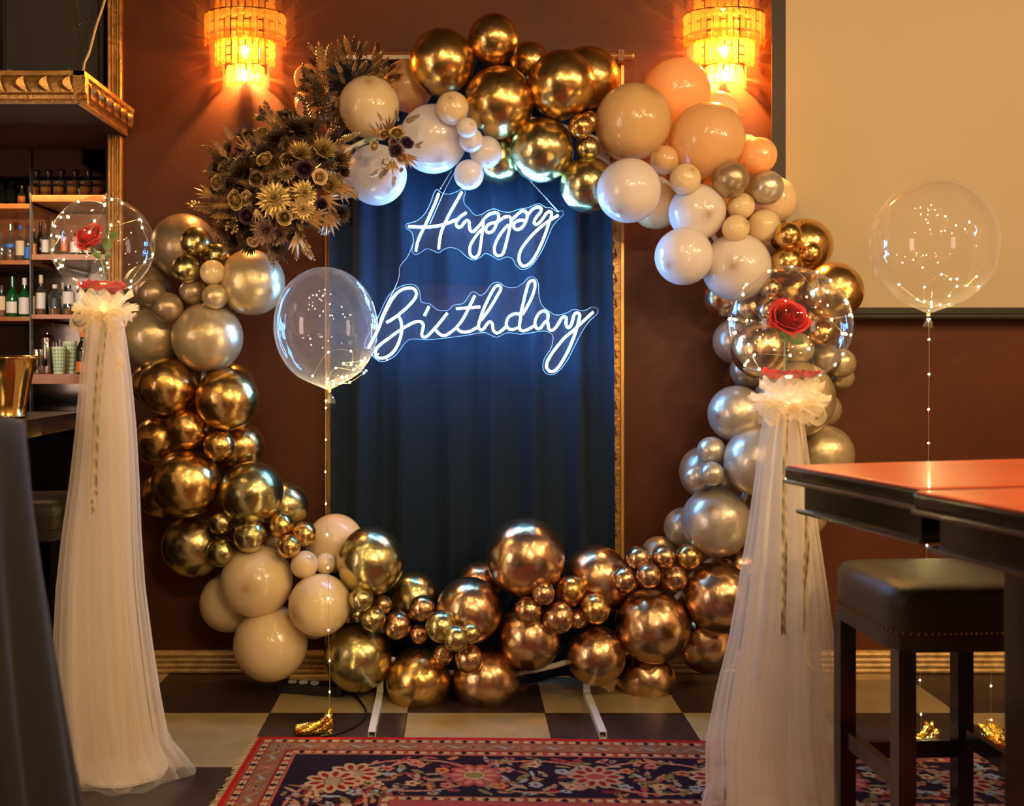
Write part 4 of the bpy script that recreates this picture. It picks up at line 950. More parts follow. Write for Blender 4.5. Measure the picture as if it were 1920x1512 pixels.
tL, bL, cL, fL = tulle_column(YL, [575, 620, 700, 800, 900, 1000, 1100, 1200, 1300, 1400, 1450], [166, 160, 152, 145, 135, 122, 113, 110, 110, 118, 124], [222, 234, 245, 255, 261, 265, 272, 285, 300, 318, 345], None,
    'cream tulle column with ruffled bow at the left, beside the back bar', 1.0, (196, 588), .112)
tR, bR, cR, fR = tulle_column(YRr, [762, 800, 900, 1000, 1100, 1200, 1300, 1400, 1530], [1440, 1428, 1416, 1402, 1386, 1370, 1347, 1330, 1332], [1500, 1508, 1521, 1534, 1548, 1560, 1566, 1578, 1604], None,
    'cream tulle column with ruffled bow at the right, beside the bar table', 2.2, (1478, 757), .125)
ribbon_tail(tL, bL, [P(196, 600, YL-.07), P(188, 680, YL-.12), P(180, 780, YL-.15), P(176, 900, YL-.18), P(178, 960, YL-.195)], .020, M['satin'], twist=.12)
ribbon_tail(tL, bL, [P(205, 600, YL-.07), P(222, 660, YL-.10), P(226, 690, YL-.10)], .030, M['organza'])
ribbon_tail(tR, bR, [P(1474, 775, YRr-.06), P(1472, 880, YRr-.11), P(1471, 1000, YRr-.14), P(1470, 1100, YRr-.16), P(1469, 1186, YRr-.18)], .017, M['satin'], twist=.15)
ribbon_tail(tR, bR, [P(1490, 775, YRr-.05), P(1512, 880, YRr-.09), P(1514, 1000, YRr-.13), P(1508, 1100, YRr-.15), P(1509, 1180, YRr-.16)], .014, M['satin'], twist=.7)
ribbon_tail(tR, bR, [P(1500, 775, YRr-.05), P(1520, 1000, YRr-.12), P(1510, 1190, YRr-.17), P(1520, 1250, YRr-.18), P(1540, 1256, YRr-.18)], .010, M['organza'], twist=.7)
ribbon_tail(tR, bR, [P(1462, 775, YRr-.05), P(1440, 950, YRr-.12), P(1425, 1150, YRr-.17), P(1411, 1265, YRr-.19)], .016, M['organza'], twist=.3)
light('POINT', 'bow_led_light', P(194, 578, YL-.01), .07, (1.0, .72, .30), .015)
light('POINT', 'bow_led_light', P(1478, 750, YRr-.01), .05, (1.0, .78, .45), .015)

def sph_mesh(rx, rz, tail, n=64, m=40):
    pr = []
    for i in range(m+1):
        t_ = PI*i/m; r_ = math.sin(t_)*rx; z_ = math.cos(t_)*rz
        if i > m*.8 and tail:
            q = (i/m-.8)/.2; z_ -= tail*q**3; r_ = max(r_, .0) * (1-.25*q)
        pr.append((max(r_, 1e-4), z_))
    return pr
def petal_rose(mb, c, axis, r, mi=0, seed=0, turns=7, open_=1.0):
    """rose bloom: overlapping cupped petals wound round the heart, rims rolled outwards"""
    rs = random.Random(seed); Mx = look(axis)
    for ring in range(turns):
        q = ring/(turns-1); n = (2, 3, 3, 4, 4, 5, 5)[ring]
        R0 = r*(.07+.63*q**.9); top = r*(.60-.34*q**1.4); bot = -r*.55; flare = r*(.03+.24*q**2.0)*open_
        for j in range(n):
            a0 = 2*PI*j/n+ring*1.1+rs.uniform(-.15, .15); span = 2*PI/n*1.5; kk = rs.uniform(.9, 1.1)
            def pf(u, v, a0=a0, span=span, R0=R0, top=top, flare=flare, kk=kk, q=q):
                e = abs(2*u-1); h = 1-.30*e**2.5; a = a0+(u-.5)*span
                rad = (R0*(.55+.45*math.sin(min(1, v*1.2)*PI/2))+flare*kk*max(0, v-.45)**1.5*2.4)*(1+.16*(u-.5))*(1-(1-q)**1.5*.70*v*v)
                roll = max(0, v-.8)/.2
                z = bot+(top-bot)*v*h*kk-r*.16*q*roll**1.5+r*.05*math.sin(u*9+seed)*v*q
                return Mx @ Vector((rad*math.cos(a), rad*math.sin(a), z))+Vector(c)
            mb.grid(pf, 8, 8, mi)
    return mb
def rose_globe(Y, gx, gy, rpx, leds, rose_px, rose_r, rose_axis, stem, leaves, petals_px, side, seed):
    c = P(gx, gy, Y); r = rpx*S(Y)
    g = empty('clear_balloon_globe', c, 'clear balloon globe holding a red rose on the %s tulle column' % side, 'balloon')
    MB().lathe(sph_mesh(r, r*.97, r*.03), 72).build('globe_film', M['globe'], g)
    MB().lathe([(.010, -r*.99), (.016, -r*1.06), (.022, -r*1.16)], 16, cap=False).build('balloon_neck', M['clear'], g)
    rc = P(rose_px[0], rose_px[1], Y-.03)
    t = empty('red_rose', rc, 'red artificial rose standing inside the %s clear globe' % side, 'rose')
    o = petal_rose(MB(), (0, 0, 0), rose_axis, rose_r, seed=seed).build('rose_bloom', M['rose_red'], t, angle=70)
    sp = catmull([P(x, y, Y) - rc for x, y in stem], 6)
    MB().tube(sp, .0028, 8).build('stem', M['stem_green'], t)
    for (lx, ly, dx, dz, ln) in leaves:
        a = P(lx, ly, Y-.005)-rc; d = Vector((dx, -.25, dz)).normalized(); sd = d.cross(Vector((0, 1, .3))).normalized(); nn = d.cross(sd)
        MB().grid(lambda u, v: a+d*ln*v+sd*ln*.36*(u-.5)*2*math.sin(PI*v**.8)*(1 if v < 1 else 0)+nn*(-.25*ln*(abs(u-.5))*math.sin(PI*v)+.12*ln*v*v), 5, 9).build('leaf', M['leaf_green'], t)
    # loose petals on the globe's floor
    rs = random.Random(seed); pm_ = MB().grid(lambda u, v: Vector(((u-.5)*.045*math.sin(PI*(.15+.8*v)), (v-.5)*.045, .010*math.sin(PI*u)*-1+.012*v*v)), 6, 6).mesh('rose_petal', M['rose_red'])
    for k in range(16):
        a = 2*PI*k/16+rs.uniform(-.2, .2); d = r*(.16 if k % 2 else .36)*rs.uniform(.85, 1.1); zz = -math.sqrt(max(.01, (r*.95)**2-d*d))+.008+(.006 if k % 2 else 0)
        o = link('rose_petal', pm_, None, c+Vector((d*math.cos(a), d*math.sin(a), zz*.97)), (rs.uniform(-.4, .4)+.9*d/r*math.sin(a), rs.uniform(-.4, .4)-.9*d/r*math.cos(a), rs.uniform(0, 6)))
        tag(o, 'loose red rose petal lying at the bottom of the %s clear globe' % side, 'petal', 'loose petals in the %s globe' % side)
    pts = []
    for k, (x, y) in enumerate(leds):
        dx, dz = (x-gx)/rpx, -(y-gy)/rpx; n2 = dx*dx+dz*dz
        if n2 > .96: s_ = math.sqrt(.96/n2); dx *= s_; dz *= s_; n2 = .96
        pts.append(c+Vector((dx, -math.sqrt(1-n2)*(-.9 if k % 3 == 1 else .9), dz))*r*.975)
    pts.sort(key=lambda p: math.atan2(p.x-c.x, p.z-c.z))
    led_string('string_lights', pts, 'fine warm LED string looped inside the %s rose globe' % side, r=.0004)
rose_globe(YL+.03, 193, 460, 94, [(80+x/6.3, 360+y/6.3) for x, y in ((495,135),(645,110),(885,105),(1000,148),(220,250),(318,335),(235,435),(115,510),(210,718),(243,840),(380,1080),(1200,340),(1240,440),(1285,730),(1265,848),(1100,1085),(1015,1158),(785,405),(440,1150),(155,880),(835,960),(395,845),(590,795),(965,450),(740,540))],
    (166, 443), .052, (-.35, -.72, .52), [(176, 466), (188, 485), (192, 495), (196, 520), (200, 536)], [(190, 482, -.8, .35, .03), (198, 470, .3, .9, .045), (205, 447, .9, .55, .035), (196, 480, .6, .1, .03)], None, 'left', 3)
rose_globe(YRr+.01, 1480, 610, 113, [(1350+x/5.4, 480+y/5.4) for x, y in ((690,100),(525,130),(965,135),(1105,230),(285,268),(175,383),(1280,430),(75,630),(1325,595),(62,788),(1325,790),(1240,1017),(1160,1132),(1060,1217),(830,365),(948,383),(462,1007),(565,1020),(340,1158),(230,1158),(205,910),(1200,490),(395,635),(735,955),(960,665))],
    (1479, 596), .060, (.05, -.82, .52), [(1476, 625), (1472, 650), (1471, 690), (1472, 716)], [(1474, 628, -.5, -.5, .03), (1478, 628, .8, -.5, .05), (1508, 618, .3, .9, .03), (1462, 622, .6, -.6, .03)], None, 'right', 8)

# ------------------------------------------------------------------ free clear balloons with LED strings and foil weights
def led_balloon(cx0, cy0, rx, ry, Y, leds, dangling, label, side, mm, tilt, weight_px, wlabel):
    c = P(cx0, cy0, Y); t = empty('clear_balloon', c, label, 'balloon')
    t.rotation_euler = (0, tilt, 0)
    a, b = rx*S(Y), ry*S(Y)
    MB().lathe(sph_mesh(a, b, b*.07), 72).build('balloon_film', M[mm], t)
    MB().tube([(0, -.0, -b*1.07+.004), (0, 0, -b*1.07-.006)], .006, 10).build('tie', M['cable'], t)
    MB().grid(lambda u, v: Vector(((u-.5)*2*(.004+.016*v)+.003*math.sin(v*3), -.004*math.sin(u*PI*2), -b*1.07-.004-v*.038-.006*abs(u-.3))), 8, 6).build('balloon_tail', M['hazy'], t)
    pts = [P(x, y, Y+.25*a*math.sin(k*2.1)-.1*a) for k, (x, y) in enumerate(leds)]
    led_string('string_lights', pts, 'warm LED string curled in the lower half of the %s floating clear balloon' % side, r=.0005)
    dp = [P(x, y, Y) for x, y in dangling]
    led_string('string_lights', dp, 'LED string hanging from the %s floating clear balloon to its foil weight' % side, curved=True, r=.0007)
    return t
XL = lambda x, y: (480+x/5.04, 480+y/5.04)
led_balloon(611, 613, 97, 112, 3.46, [XL(*p) for p in ((535,1135),(685,912),(897,900),(900,1028),(825,1018),(995,992),(1030,970),(920,1075),(755,1060),(678,1160),(672,1195),(812,1145),(858,1135),(1040,1085),(1020,1108),(885,1197),(800,1205),(730,1215))],
    [(611, 752), (611, 765), (611, 825), (610, 885), (611, 945), (613, 1003), (615, 1065), (616, 1123), (616, 1182), (618, 1240), (618, 1298), (616, 1342)],
    'tall clear balloon with fairy lights floating before the black curtain', 'left', 'hazy', R(-3), None, None)
XR_ = lambda x, y: (1600+x/4.447, 300+y/4.447)
led_balloon(1750, 457, 113, 124, 3.40, [XR_(*p) for p in ((380,1040),(535,1165),(590,1183),(592,1062),(735,955),(810,995),(865,993),(945,1050),(1028,972),(1045,1055),(865,1055),(800,1132),(797,1205),(725,1208),(652,1225),(650,1205))],
    [(1741, 600), (1742, 637), (1742, 702), (1741, 768), (1741, 831), (1740, 896), (1739, 960), (1738, 1023), (1736, 1085), (1732, 1150), (1727, 1211), (1725, 1276), (1727, 1340), (1726, 1392)],
    'round clear balloon with fairy lights floating before the projection screen', 'right', 'clear', R(4), None, None)
led_string('string_lights', [P(1858, y, 3.4) for y in (600, 665, 730, 795, 860, 925, 990, 1055, 1120, 1220, 1287, 1351, 1400)][9:], 'lower end of an LED string beside the thick table leg', r=.0006)
def foil_weight(px, py, Y, rz, L, label, seed=1):
    t = empty('foil_weight', (P(px, py, Y).x, Y, 0), label, 'balloon weight', None, rz)
    rs = random.Random(seed)
    def fn(u, v):
        a = u*2*PI; r_ = (.020 if v < .7 else .020+.022*(v-.7)/.3); k = 1+.18*math.sin(a*7+v*11+seed)*(.3+v)
        x = -L/2+v*L; return Vector((x, r_*k*math.cos(a)*(1 if v < .7 else 1.1), .0225+(.018*(v-.55)/.45 if v > .55 else 0)+r_*k*math.sin(a)*.95))
    def fn2(u, v):
        p = fn(u, v); p.z = max(p.z, .001); return p
    MB().grid(fn2, 40, 20, closed_u=True).build('foil_wrap', M['foil'], t, angle=30)
    MB().sphere((-L/2, 0, .022), .019, 14, 8, sc=(.4, 1, 1)).build('foil_end', M['foil'], t)
    MB().tube([(L*.47, 0, .04), (L*.55, 0, .085)], .003, 6).build('foil_tip', M['foil'], t)
    return t
foil_weight(588, 1366, 3.49, R(14), .12, 'crumpled gold foil balloon weight on the dark tile by the rug')
foil_weight(1722, 1404, 3.38, R(6), .09, 'gold foil balloon weight on the rug behind the bar stool', 4)
foil_weight(1856, 1406, 3.36, R(50), .07, 'gold foil balloon weight half hidden by the table leg', 6)

# power strip and lead
t = empty('power_strip', P(585, 1278, 3.93), 'black power strip on the floor under the ivory balloons', 'power strip'); t.location.z = 0; t.rotation_euler = (0, 0, R(-12))
MB().box((0, 0, .02), (.26, .055, .038)).build('strip_case', M['black'], t, False)
for k in range(3): MB().lathe([(.018, .039), (.018, .042), (.014, .040)], 16).build('socket', mat('pale_socket', (.5, .6, .68), .2), t, loc=(-.08+k*.045, 0, 0))
cable('power_cable', [Vector((P(x, y, 1).x*CH/((y-CY)/F), CH/((y-CY)/F), .006)) for x, y in ((600, 1282), (625, 1286), (655, 1298), (678, 1322), (686, 1340), (672, 1360), (650, 1372), (625, 1380), (600, 1384))], .0045, M['black'], 'black power lead curving over the floor towards the rug')

# ------------------------------------------------------------------ rug
def build_rug():
    Lx, Ly, stp = 3.3, 2.1, .004
    xs = np.arange(0, Lx+1e-6, stp); ya = np.arange(0, .62, .004); ybb = np.arange(.62, Ly, .03); ysv = np.concatenate([ya, ybb])
    nx, ny = len(xs), len(ysv)
    X, Yv = np.meshgrid(xs, ysv); img = np.zeros((ny, nx, 3))
    C_ = dict(red=(.42, .012, .010), cream=(.46, .31, .15), navy=(.016, .008, .018), brown=(.24, .10, .05), pink=(.42, .17, .10), maroon=(.24, .012, .016), olive=(.20, .15, .05), orange=(.45, .16, .05), blue=(.25, .30, .30), tan=(.34, .22, .13), rose=(.32, .06, .05))
    img[:] = C_['brown']
    d = np.minimum(np.minimum(X, Yv), Lx-X); along = np.where(Yv <= X, X, Yv)
    side = Yv < np.minimum(X, Lx-X)
    def band(a, b, c): m_ = (d >= a) & (d < b); img[m_] = c; return m_
    band(0, .020, C_['red'])
    def guard(a, b):
        m_ = (d >= a) & (d < b); img[m_] = C_['cream']; mid = (a+b)/2; h = (b-a)/2
        ph = (along/.075) % 1.0; dv = np.abs(d-mid)/h
        dia = (np.abs(ph-.25)/.16+dv*.95) < 1; img[m_ & dia] = C_['navy']
        dia2 = (np.abs(ph-.75)/.14+dv*.95) < 1; img[m_ & dia2] = C_['maroon']
        dia3 = (np.abs(ph-.75)/.05+dv*2) < 1; img[m_ & dia3] = C_['orange']
        e = (d >= a) & (d < a+.004) | (d >= b-.004) & (d < b); img[e] = C_['maroon']
    guard(.022, .050); band(.050, .114, C_['brown']); guard(.116, .146); band(.150, .46, C_['navy']); guard(.464, .492); band(.494, 9, C_['rose'])
    band(.146, .152, C_['pink'])
    # image-space painting in rug metres
    def ell(cx, cy_, a, b, ang, col, swap=False):
        if swap: cx, cy_ = cy_, cx; ang = PI/2-ang
        i0, i1 = np.searchsorted(xs, [cx-max(a, b), cx+max(a, b)]); j0, j1 = np.searchsorted(ysv, [cy_-max(a, b), cy_+max(a, b)])
        if i1 <= i0 or j1 <= j0: return
        xx = X[j0:j1, i0:i1]-cx; yy = Yv[j0:j1, i0:i1]-cy_; c, s_ = math.cos(ang), math.sin(ang)
        m_ = ((xx*c+yy*s_)/a)**2+((-xx*s_+yy*c)/b)**2 < 1; img[j0:j1, i0:i1][m_] = C_[col]
    def curve(pts, w_, col, swap=False):
        for k in range(len(pts)-1):
            (x0, y0), (x1, y1) = pts[k], pts[k+1]; n = max(2, int(math.hypot(x1-x0, y1-y0)/.004))
            for q in range(n): ell(x0+(x1-x0)*q/n, y0+(y1-y0)*q/n, w_, w_, 0, col, swap)
    rs = random.Random(5)
    def flower(cx, cy_, r, cols, swap=False, n=8):
        for k in range(n):
            a = 2*PI*k/n; ell(cx+r*.62*math.cos(a), cy_+r*.62*math.sin(a), r*.40, r*.24, a, cols[0], swap)
            ell(cx+r*.62*math.cos(a), cy_+r*.62*math.sin(a), r*.22, r*.12, a, cols[1], swap)
        ell(cx, cy_, r*.38, r*.38, 0, cols[2], swap); ell(cx, cy_, r*.24, r*.24, 0, cols[3], swap); ell(cx, cy_, r*.10, r*.10, 0, cols[0], swap)
    for swap in (False, True):
        Ln = Ly if swap else Lx; lo = .17
        # small main band between guards
        for k in range(int(Ln/.16)):
            c = .10+k*.16
            if c > Ln-.1: break
            flower(c, .082, .026, ('pink', 'maroon', 'tan', 'orange') if k % 2 else ('tan', 'navy', 'pink', 'maroon'), swap, 6)
            curve([(c+.03, .095), (c+.06, .065), (c+.09, .095), (c+.12, .07)], .0035, 'tan', swap)
            ell(c+.08, .082, .014, .007, .5, 'blue', swap)
        # navy band
        for k in range(int((Ln-.3)/.37)+1):
            c = .36+k*.37
            if swap and c > 1.9: break
            cols = [('cream', 'maroon', 'olive', 'tan'), ('rose', 'pink', 'cream', 'olive'), ('tan', 'maroon', 'cream', 'rose')][k % 3]
            # vine arcs
            for sg in (-1, 1):
                pts = [(c+.185-.185*math.cos(a)*sg*1.0, .305-.115*math.sin(a)) for a in np.linspace(0, PI, 16)]
                curve(pts, .0055, 'pink' if sg > 0 else 'tan', swap)
                pts = [(c+.185-.185*math.cos(a), .305+.120*math.sin(a)) for a in np.linspace(0, PI, 16)]
                curve(pts, .0050, 'pink', swap)
            for m_ in range(74):
                x = c+rs.uniform(.03, .35); y = rs.uniform(.17, .445); a = rs.uniform(0, PI)
                col = rs.choice(['olive', 'tan', 'rose', 'maroon', 'brown', 'orange', 'olive', 'pink', 'tan', 'olive', 'rose', 'brown', 'blue'])
                ell(x, y, rs.uniform(.014, .032), rs.uniform(.005, .011), a, col, swap)
                if rs.random() < .4: ell(x, y, .006, .004, a, 'navy', swap)
            for (dx, dy) in ((.10, .26), (.27, .27), (.185, .37), (.185, .22), (.08, .38), (.29, .38)):
                cc = rs.choice(['cream', 'blue', 'orange', 'pink']); x, y = c+dx, dy
                for q in range(5): ell(x+.014*math.cos(q*1.257), y+.014*math.sin(q*1.257), .010, .008, 0, cc, swap)
                ell(x, y, .007, .007, 0, 'maroon', swap)
            if swap and False: pass
            flower(c, .305, .085, cols, swap, 10)
            ell(c, .305, .03, .022, 0, cols[3], swap)
    img[(d >= .150) & (d < .156)] = C_['maroon']
    img *= (1+.22*(rng.rand(ny, nx, 1)-.5))
    # mesh with a gently wavy lie
    z = .010+.0025*np.sin(X*2.1+.6)*np.exp(-Yv*3)
    yy = -(Yv+.010*np.sin(X*1.9+2.2)*np.exp(-Yv*6))
    co = np.stack([X, yy, z], -1).reshape(-1, 3)
    idx = np.arange(nx*ny).reshape(ny, nx)
    quads = np.stack([idx[:-1, :-1], idx[1:, :-1], idx[1:, 1:], idx[:-1, 1:]], -1).reshape(-1, 4)
    me = bpy.data.meshes.new('rug_pile'); me.vertices.add(len(co)); me.vertices.foreach_set('co', co.ravel())
    me.loops.add(quads.size); me.loops.foreach_set('vertex_index', quads.ravel()); me.polygons.add(len(quads))
    me.polygons.foreach_set('loop_start', np.arange(0, quads.size, 4)); me.update(calc_edges=True)
    at = me.color_attributes.new('pattern', 'FLOAT_COLOR', 'POINT')
    at.data.foreach_set('color', np.concatenate([img.reshape(-1, 3), np.ones((nx*ny, 1))], -1).ravel())
    m, nt, b, out = nodes('rug_wool'); vc = nt.nodes.new('ShaderNodeVertexColor'); vc.layer_name = 'pattern'
    nt.links.new(vc.outputs['Color'], b.inputs['Base Color']); b.inputs['Roughness'].default_value = .95; b.inputs['Specular IOR Level'].default_value = .1
    tc = nt.nodes.new('ShaderNodeTexCoord'); n = nt.nodes.new('ShaderNodeTexNoise'); n.inputs['Scale'].default_value = 260; nt.links.new(tc.outputs['Object'], n.inputs['Vector'])
    bp = nt.nodes.new('ShaderNodeBump'); bp.inputs['Strength'].default_value = .5; bp.inputs['Distance'].default_value = .004
    nt.links.new(n.outputs['Fac'], bp.inputs['Height']); nt.links.new(bp.outputs['Normal'], b.inputs['Normal'])
    me.materials.append(m)
    t = empty('oriental_rug', (-.676, 3.448, 0), 'red and navy floral oriental rug lying on the checkered floor', 'rug', None, R(-1.75))
    link('rug_pile', me, t)
    q = MB().box((Lx/2, -Ly/2, .0045), (Lx-.004, Ly-.03, .008)); q.build('rug_backing', mat('rug_back', (.25, .05, .04), .9), t, False)
    q = MB(); rs = random.Random(2)
    for k in range(260):
        y = -k*Ly/260; q.tube([(0, y, .008), (-.010, y+rs.uniform(-.004, .004), .006), (-.018-rs.random()*.012, y+rs.uniform(-.008, .008), .002)], .0012, 4)
    o = q.build('fringe', M['lab_cream'], t); o['kind'] = 'stuff'
build_rug()

# ------------------------------------------------------------------ dried and silk flower arrangements
def rose_mesh(m, seed): return petal_rose(MB(), (0, 0, 0), (0, 0, 1), 1.0, seed=seed).mesh('rose', M[m], angle=70)
def mum_mesh(m, seed, rings=5, n0=9, curl=.35, sharp=.8, lift=.4):
    q = MB(); rs = random.Random(seed)
    for ring in range(rings):
        t = ring/(rings-1); n = n0+int(ring*3.2); ln = .32+.68*t; el = PI/2*(1-t)*.85+.1-lift*.3*t
        for k in range(n):
            a = 2*PI*k/n+ring*.7+rs.uniform(-.1, .1); e_ = el+rs.uniform(-.1, .1); d = Vector((math.cos(a)*math.cos(e_), math.sin(a)*math.cos(e_), math.sin(e_))); sd = Vector((-math.sin(a), math.cos(a), 0)); up = d.cross(sd)*-1
            L = ln*rs.uniform(.85, 1.1); w_ = .085+.05*t
            def pf(u, v, d=d, sd=sd, up=up, L=L, w_=w_):
                return d*(L*v)+sd*(w_*(u-.5)*2*math.sin(PI*v**sharp)**.8)+up*(curl*L*v*v*.6+.10*abs(u-.5)*math.sin(PI*v))+Vector((0, 0, .05))
            q.grid(pf, 3, 5)
    return q.mesh('chrysanthemum', M[m], angle=60)
def spray_mesh(m, n=8, L=1.0, lw=.062, ll=.27, seed=0, droop=.15):
    q = MB(); rs = random.Random(seed)
    st_ = lambda v: Vector((0, -droop*v*v, L*v)); q.tube([st_(v) for v in np.linspace(0, 1, 7)], .012, 4)
    for k in range(n):
        for s_ in ((-1, 1) if k < n-1 else (0,)):
            v0 = .22+.78*k/(n-1); p = st_(v0); l_ = ll*(1.1-.5*v0)*rs.uniform(.85, 1.15); d = Vector((s_*.75, rs.uniform(-.25, .25), .75 if s_ else 1)).normalized(); sd = d.cross(Vector((0, 1, 0))).normalized()
            q.grid(lambda u, v: p+d*l_*v+sd*lw*(u-.5)*math.sin(PI*v**.75)*1.4+Vector((0, -.06*math.sin(PI*v)*(1-abs(2*u-1)), 0)), 3, 5)
    return q.mesh('leaf_spray', M[m], angle=60)
def blade_mesh(m, n=5, seed=0):   # palm-like fan of long leaves
    q = MB(); rs = random.Random(seed)
    for k in range(n):
        a = (k-(n-1)/2)*.28+rs.uniform(-.08, .08); L = 1-.12*abs(k-(n-1)/2); d = Vector((math.sin(a), rs.uniform(-.2, .1), math.cos(a))); sd = Vector((math.cos(a), 0, -math.sin(a)))
        q.grid(lambda u, v: d*L*v+sd*.075*(u-.5)*2*math.sin(PI*(.08+.92*v)**.7)*(1 if v < 1 else 0)+Vector((0, -.12*math.sin(PI*v)*(1-abs(2*u-1)*.8)-.08*v*v, 0)), 3, 8)
    return q.mesh('palm_leaf', M[m], angle=60)
def berry_mesh(m, seed):
    q = MB(); rs = random.Random(seed)
    for k in range(16):
        d = Vector((rs.gauss(0, 1), rs.gauss(0, 1), abs(rs.gauss(0, 1)))).normalized(); p = d*rs.uniform(.55, 1.0); q.tube([(0, 0, 0), p], .02, 4); q.sphere(p, .14, 7, 5)
    return q.mesh('berry_sprig', M[m])
FM = {('rose', m): rose_mesh(m, i) for i, m in enumerate(('fl_gold', 'fl_cream', 'fl_plum', 'fl_mauve', 'fl_bronze'))}
FM.update({('mum', m): mum_mesh(m, i) for i, m in enumerate(('fl_olive', 'fl_gold', 'fl_bronze', 'fl_mauve', 'fl_dark'))})
FM.update({('peony', m): mum_mesh(m, 20+i, rings=6, n0=7, curl=-.5, sharp=.55, lift=-.4) for i, m in enumerate(('fl_olive', 'fl_bronze', 'fl_dark', 'fl_plum', 'fl_mauve'))})
FM.update({('spray', m): spray_mesh(m, seed=i) for i, m in enumerate(('fl_leaf', 'fl_dark', 'fl_bronze', 'fl_olive', 'leaf_green', 'white_bits'))})
FM.update({('palm', m): blade_mesh(m, seed=i) for i, m in enumerate(('fl_leaf', 'fl_bronze', 'fl_cream'))})
FM.update({('berry', m): berry_mesh(m, i) for i, m in enumerate(('fl_gold', 'fl_bronze', 'white_bits'))})
FM[('leaf', 'leaf_green')] = MB().grid(lambda u, v: Vector(((u-.5)*.5*math.sin(PI*v**.8), -.1*math.sin(PI*v), v)), 5, 8).mesh('leaf', M['leaf_green'])
NM = dict(rose='rose', mum='chrysanthemum', peony='peony', spray='leaf_spray', palm='palm_leaf', berry='berry_sprig', leaf='leaf')
ADJ = dict(fl_gold='gold', fl_cream='cream', fl_olive='olive gold', fl_plum='dark plum', fl_bronze='bronze', fl_mauve='mauve', fl_dark='dark bronze', fl_leaf='gold', leaf_green='green', white_bits='whitish')
def bouquet(name, cpx, cpy, Yb, label, flowers, depth, spread_px, fillers, seed):
    c = P(cpx, cpy, Yb); t = empty(name, c, label, 'flower arrangement'); rs = random.Random(seed)
    def dome(px, py):
        q = min(1, math.hypot((px-cpx)/spread_px[0], (py-cpy)/spread_px[1])); return Yb-depth*math.sqrt(max(0, 1-q*q))
    for (kind, m, px, py, rp, *extra) in flowers:
        Y = dome(px, py)-.01+(extra[1] if len(extra) > 1 else 0); p = P(px, py, Y)-c; r = rp*S(Y)
        if kind in ('spray', 'palm', 'leaf'):
            ang = R(extra[0]); rot = Euler((rs.uniform(-.2, .3), ang, 0)); o = link(NM[kind], FM[(kind, m)], t, p, rot, r)
        else:
            ax = Vector(((px-cpx)/spread_px[0]*.9+rs.uniform(-.2, .2), -1.0, -(py-cpy)/spread_px[1]*.9+rs.uniform(-.1, .35)))
            o = link(NM[kind], FM[(kind, m)], t, p, look(ax).to_euler(), r*(1.15 if kind == 'rose' else 1.1))
        o['label'] = '%s %s' % (ADJ[m], NM[kind].replace('_', ' '))
    for (kind, m, n, r0, r1) in fillers:
        for k in range(n):
            a = rs.uniform(0, 2*PI); q = math.sqrt(rs.random())*1.0; px, py = cpx+spread_px[0]*q*math.cos(a), cpy+spread_px[1]*q*math.sin(a)
            Y = dome(px, py)+rs.uniform(.005, .05); p = P(px, py, Y)-c; r = rs.uniform(r0, r1)*S(Y)
            if kind in ('spray', 'palm'):
                ang = math.atan2(math.cos(a), -math.sin(a))+rs.uniform(-.6, .6); rot = Euler((rs.uniform(.1, .8), ang, 0))
            else: rot = look((math.cos(a)*q, -1, -math.sin(a)*q)).to_euler()
            o = link(NM[kind], FM[(kind, m)], t, p, rot, r); o['label'] = '%s %s' % (ADJ[m], NM[kind].replace('_', ' '))
    return t
big = [('spray','fl_leaf',420,398,62,-78,.02),('spray','fl_bronze',425,385,60,-95,.03),('palm','fl_leaf',400,368,38,-68),('palm','fl_leaf',520,240,42,-32),('palm','fl_leaf',470,285,40,-42,.02),('palm','fl_bronze',487,270,40,-12),
 ('palm','fl_leaf',630,345,52,128),('palm','fl_leaf',612,400,50,160),('palm','fl_cream',556,440,46,172),('palm','fl_leaf',575,408,58,98,-.02),('palm','fl_leaf',600,370,48,112),('spray','fl_bronze',500,460,40,160),
 ('spray','fl_dark',585,250,60,-12,.02),('spray','fl_dark',605,240,62,12,.02),('spray','fl_olive',630,268,44,70),('palm','fl_cream',480,392,30,165,-.03),('spray','fl_leaf',430,300,40,-40),
 ('peony','fl_dark',555,243,28),('peony','fl_bronze',583,236,22),('peony','fl_dark',520,262,24),('peony','fl_plum',622,262,20),('peony','fl_olive',606,283,27,0,-.02),('peony','fl_olive',564,290,25,0,-.01),('peony','fl_bronze',635,300,24),
 ('peony','fl_dark',451,326,25,0,-.01),('peony','fl_olive',452,306,15),('mum','fl_bronze',537,324,20,0,-.03),('mum','fl_olive',514,372,35,0,-.03),('mum','fl_olive',571,362,26,0,-.02),('mum','fl_gold',568,393,26,0,-.03),('peony','fl_olive',618,348,24),
 ('peony','fl_mauve',500,432,28,0,-.02),('peony','fl_mauve',524,440,22),('peony','fl_bronze',421,432,24),('peony','fl_dark',440,452,22),('berry','fl_gold',440,424,16,0,-.02),('berry','fl_gold',590,404,14,0,-.02),('berry','fl_gold',487,298,16,0,.02),('berry','fl_bronze',540,290,16),
 ('rose','fl_gold',495,298,15,0,-.03),('rose','fl_gold',406,342,14,0,-.01),('rose','fl_gold',441,375,18,0,-.03),('rose','fl_cream',461,372,14,0,-.02),('rose','fl_gold',533,408,14,0,-.045),('rose','fl_cream',600,332,14,0,-.03),('rose','fl_cream',473,454,10,0,-.04),
 ('rose','fl_plum',463,406,15,0,-.02),('rose','fl_plum',571,317,17,0,-.02),('rose','fl_plum',603,384,12,0,-.02),('rose','fl_plum',453,276,12),('rose','fl_gold',492,246,11),('rose','fl_gold',500,258,9),('rose','fl_bronze',480,335,14),('rose','fl_bronze',540,300,14)]
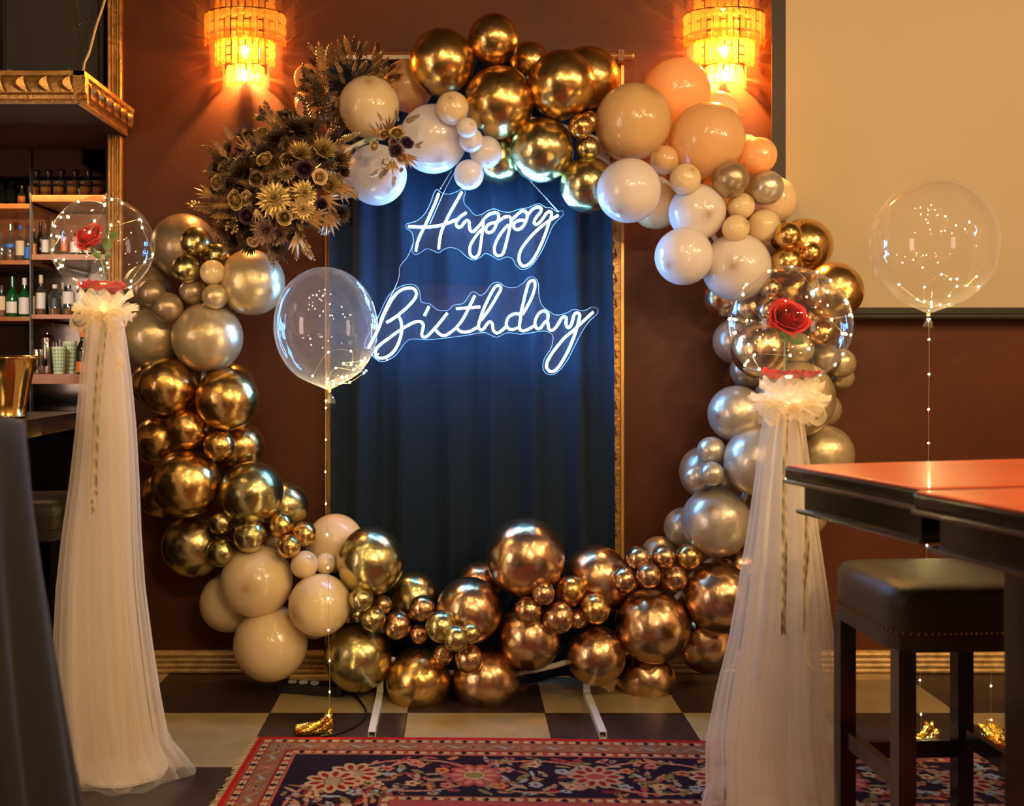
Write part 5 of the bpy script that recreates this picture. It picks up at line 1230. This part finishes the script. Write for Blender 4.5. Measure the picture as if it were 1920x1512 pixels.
bouquet('flower_arrangement', 528, 345, 3.70, 'large dome of gold, bronze and plum silk flowers on the upper left of the ring', big, .13, (125, 128),
        [('spray', 'fl_dark', 26, 34, 50), ('spray', 'fl_bronze', 26, 30, 46), ('spray', 'fl_leaf', 16, 26, 42), ('mum', 'fl_dark', 30, 20, 30), ('mum', 'fl_bronze', 26, 15, 24), ('berry', 'fl_bronze', 10, 12, 16), ('peony', 'fl_bronze', 22, 17, 26), ('peony', 'fl_dark', 14, 20, 28), ('peony', 'fl_olive', 8, 13, 18)], 11)
small = [('palm','fl_leaf',722,262,44,-48,.03),('palm','fl_leaf',760,290,38,138),('palm','fl_leaf',735,300,36,175),('spray','fl_bronze',728,300,42,-160,.0),('spray','fl_leaf',720,315,30,-125),('spray','fl_leaf',740,325,26,185),('spray','fl_bronze',755,232,34,62,-.01),
 ('leaf','leaf_green',700,262,20,-105),('palm','fl_bronze',730,250,34,2),('spray','white_bits',722,305,26,-150,-.02),('berry','white_bits',722,298,14,0,-.02),
 ('rose','fl_gold',721,251,10,0,-.01),('rose','fl_gold',744,249,13,0,-.02),('rose','fl_cream',702,274,11,0,-.01),('rose','fl_plum',763,268,12,0,-.02),('rose','fl_plum',742,283,12,0,-.03),('rose','fl_mauve',738,268,9,0,-.01),('rose','fl_cream',754,297,11,0,-.01)]
bouquet('flower_arrangement', 735, 272, 3.66, 'small spray of gold, cream and plum roses between two pale balloons', small, .05, (45, 45), [('spray', 'fl_leaf', 5, 18, 26), ('spray', 'fl_bronze', 5, 16, 24)], 5)
bouquet('dried_foliage', 655, 165, 3.90, 'bushy bronze dried foliage behind the ivory balloon, top left', [('spray','fl_leaf',725,130,30,70),('spray','fl_leaf',606,150,60,-5),('palm','fl_leaf',722,138,20,40),('spray','fl_dark',583,175,50,-15,-.04),('spray','fl_bronze',615,130,40,5),
  ('spray','fl_dark',600,215,60,-5,-.06),('spray','fl_dark',590,200,40,-60,-.06)], .08, (72, 62),
  [('spray', 'fl_bronze', 90, 26, 44), ('spray', 'fl_leaf', 40, 20, 36), ('spray', 'fl_dark', 36, 26, 40)], 17)
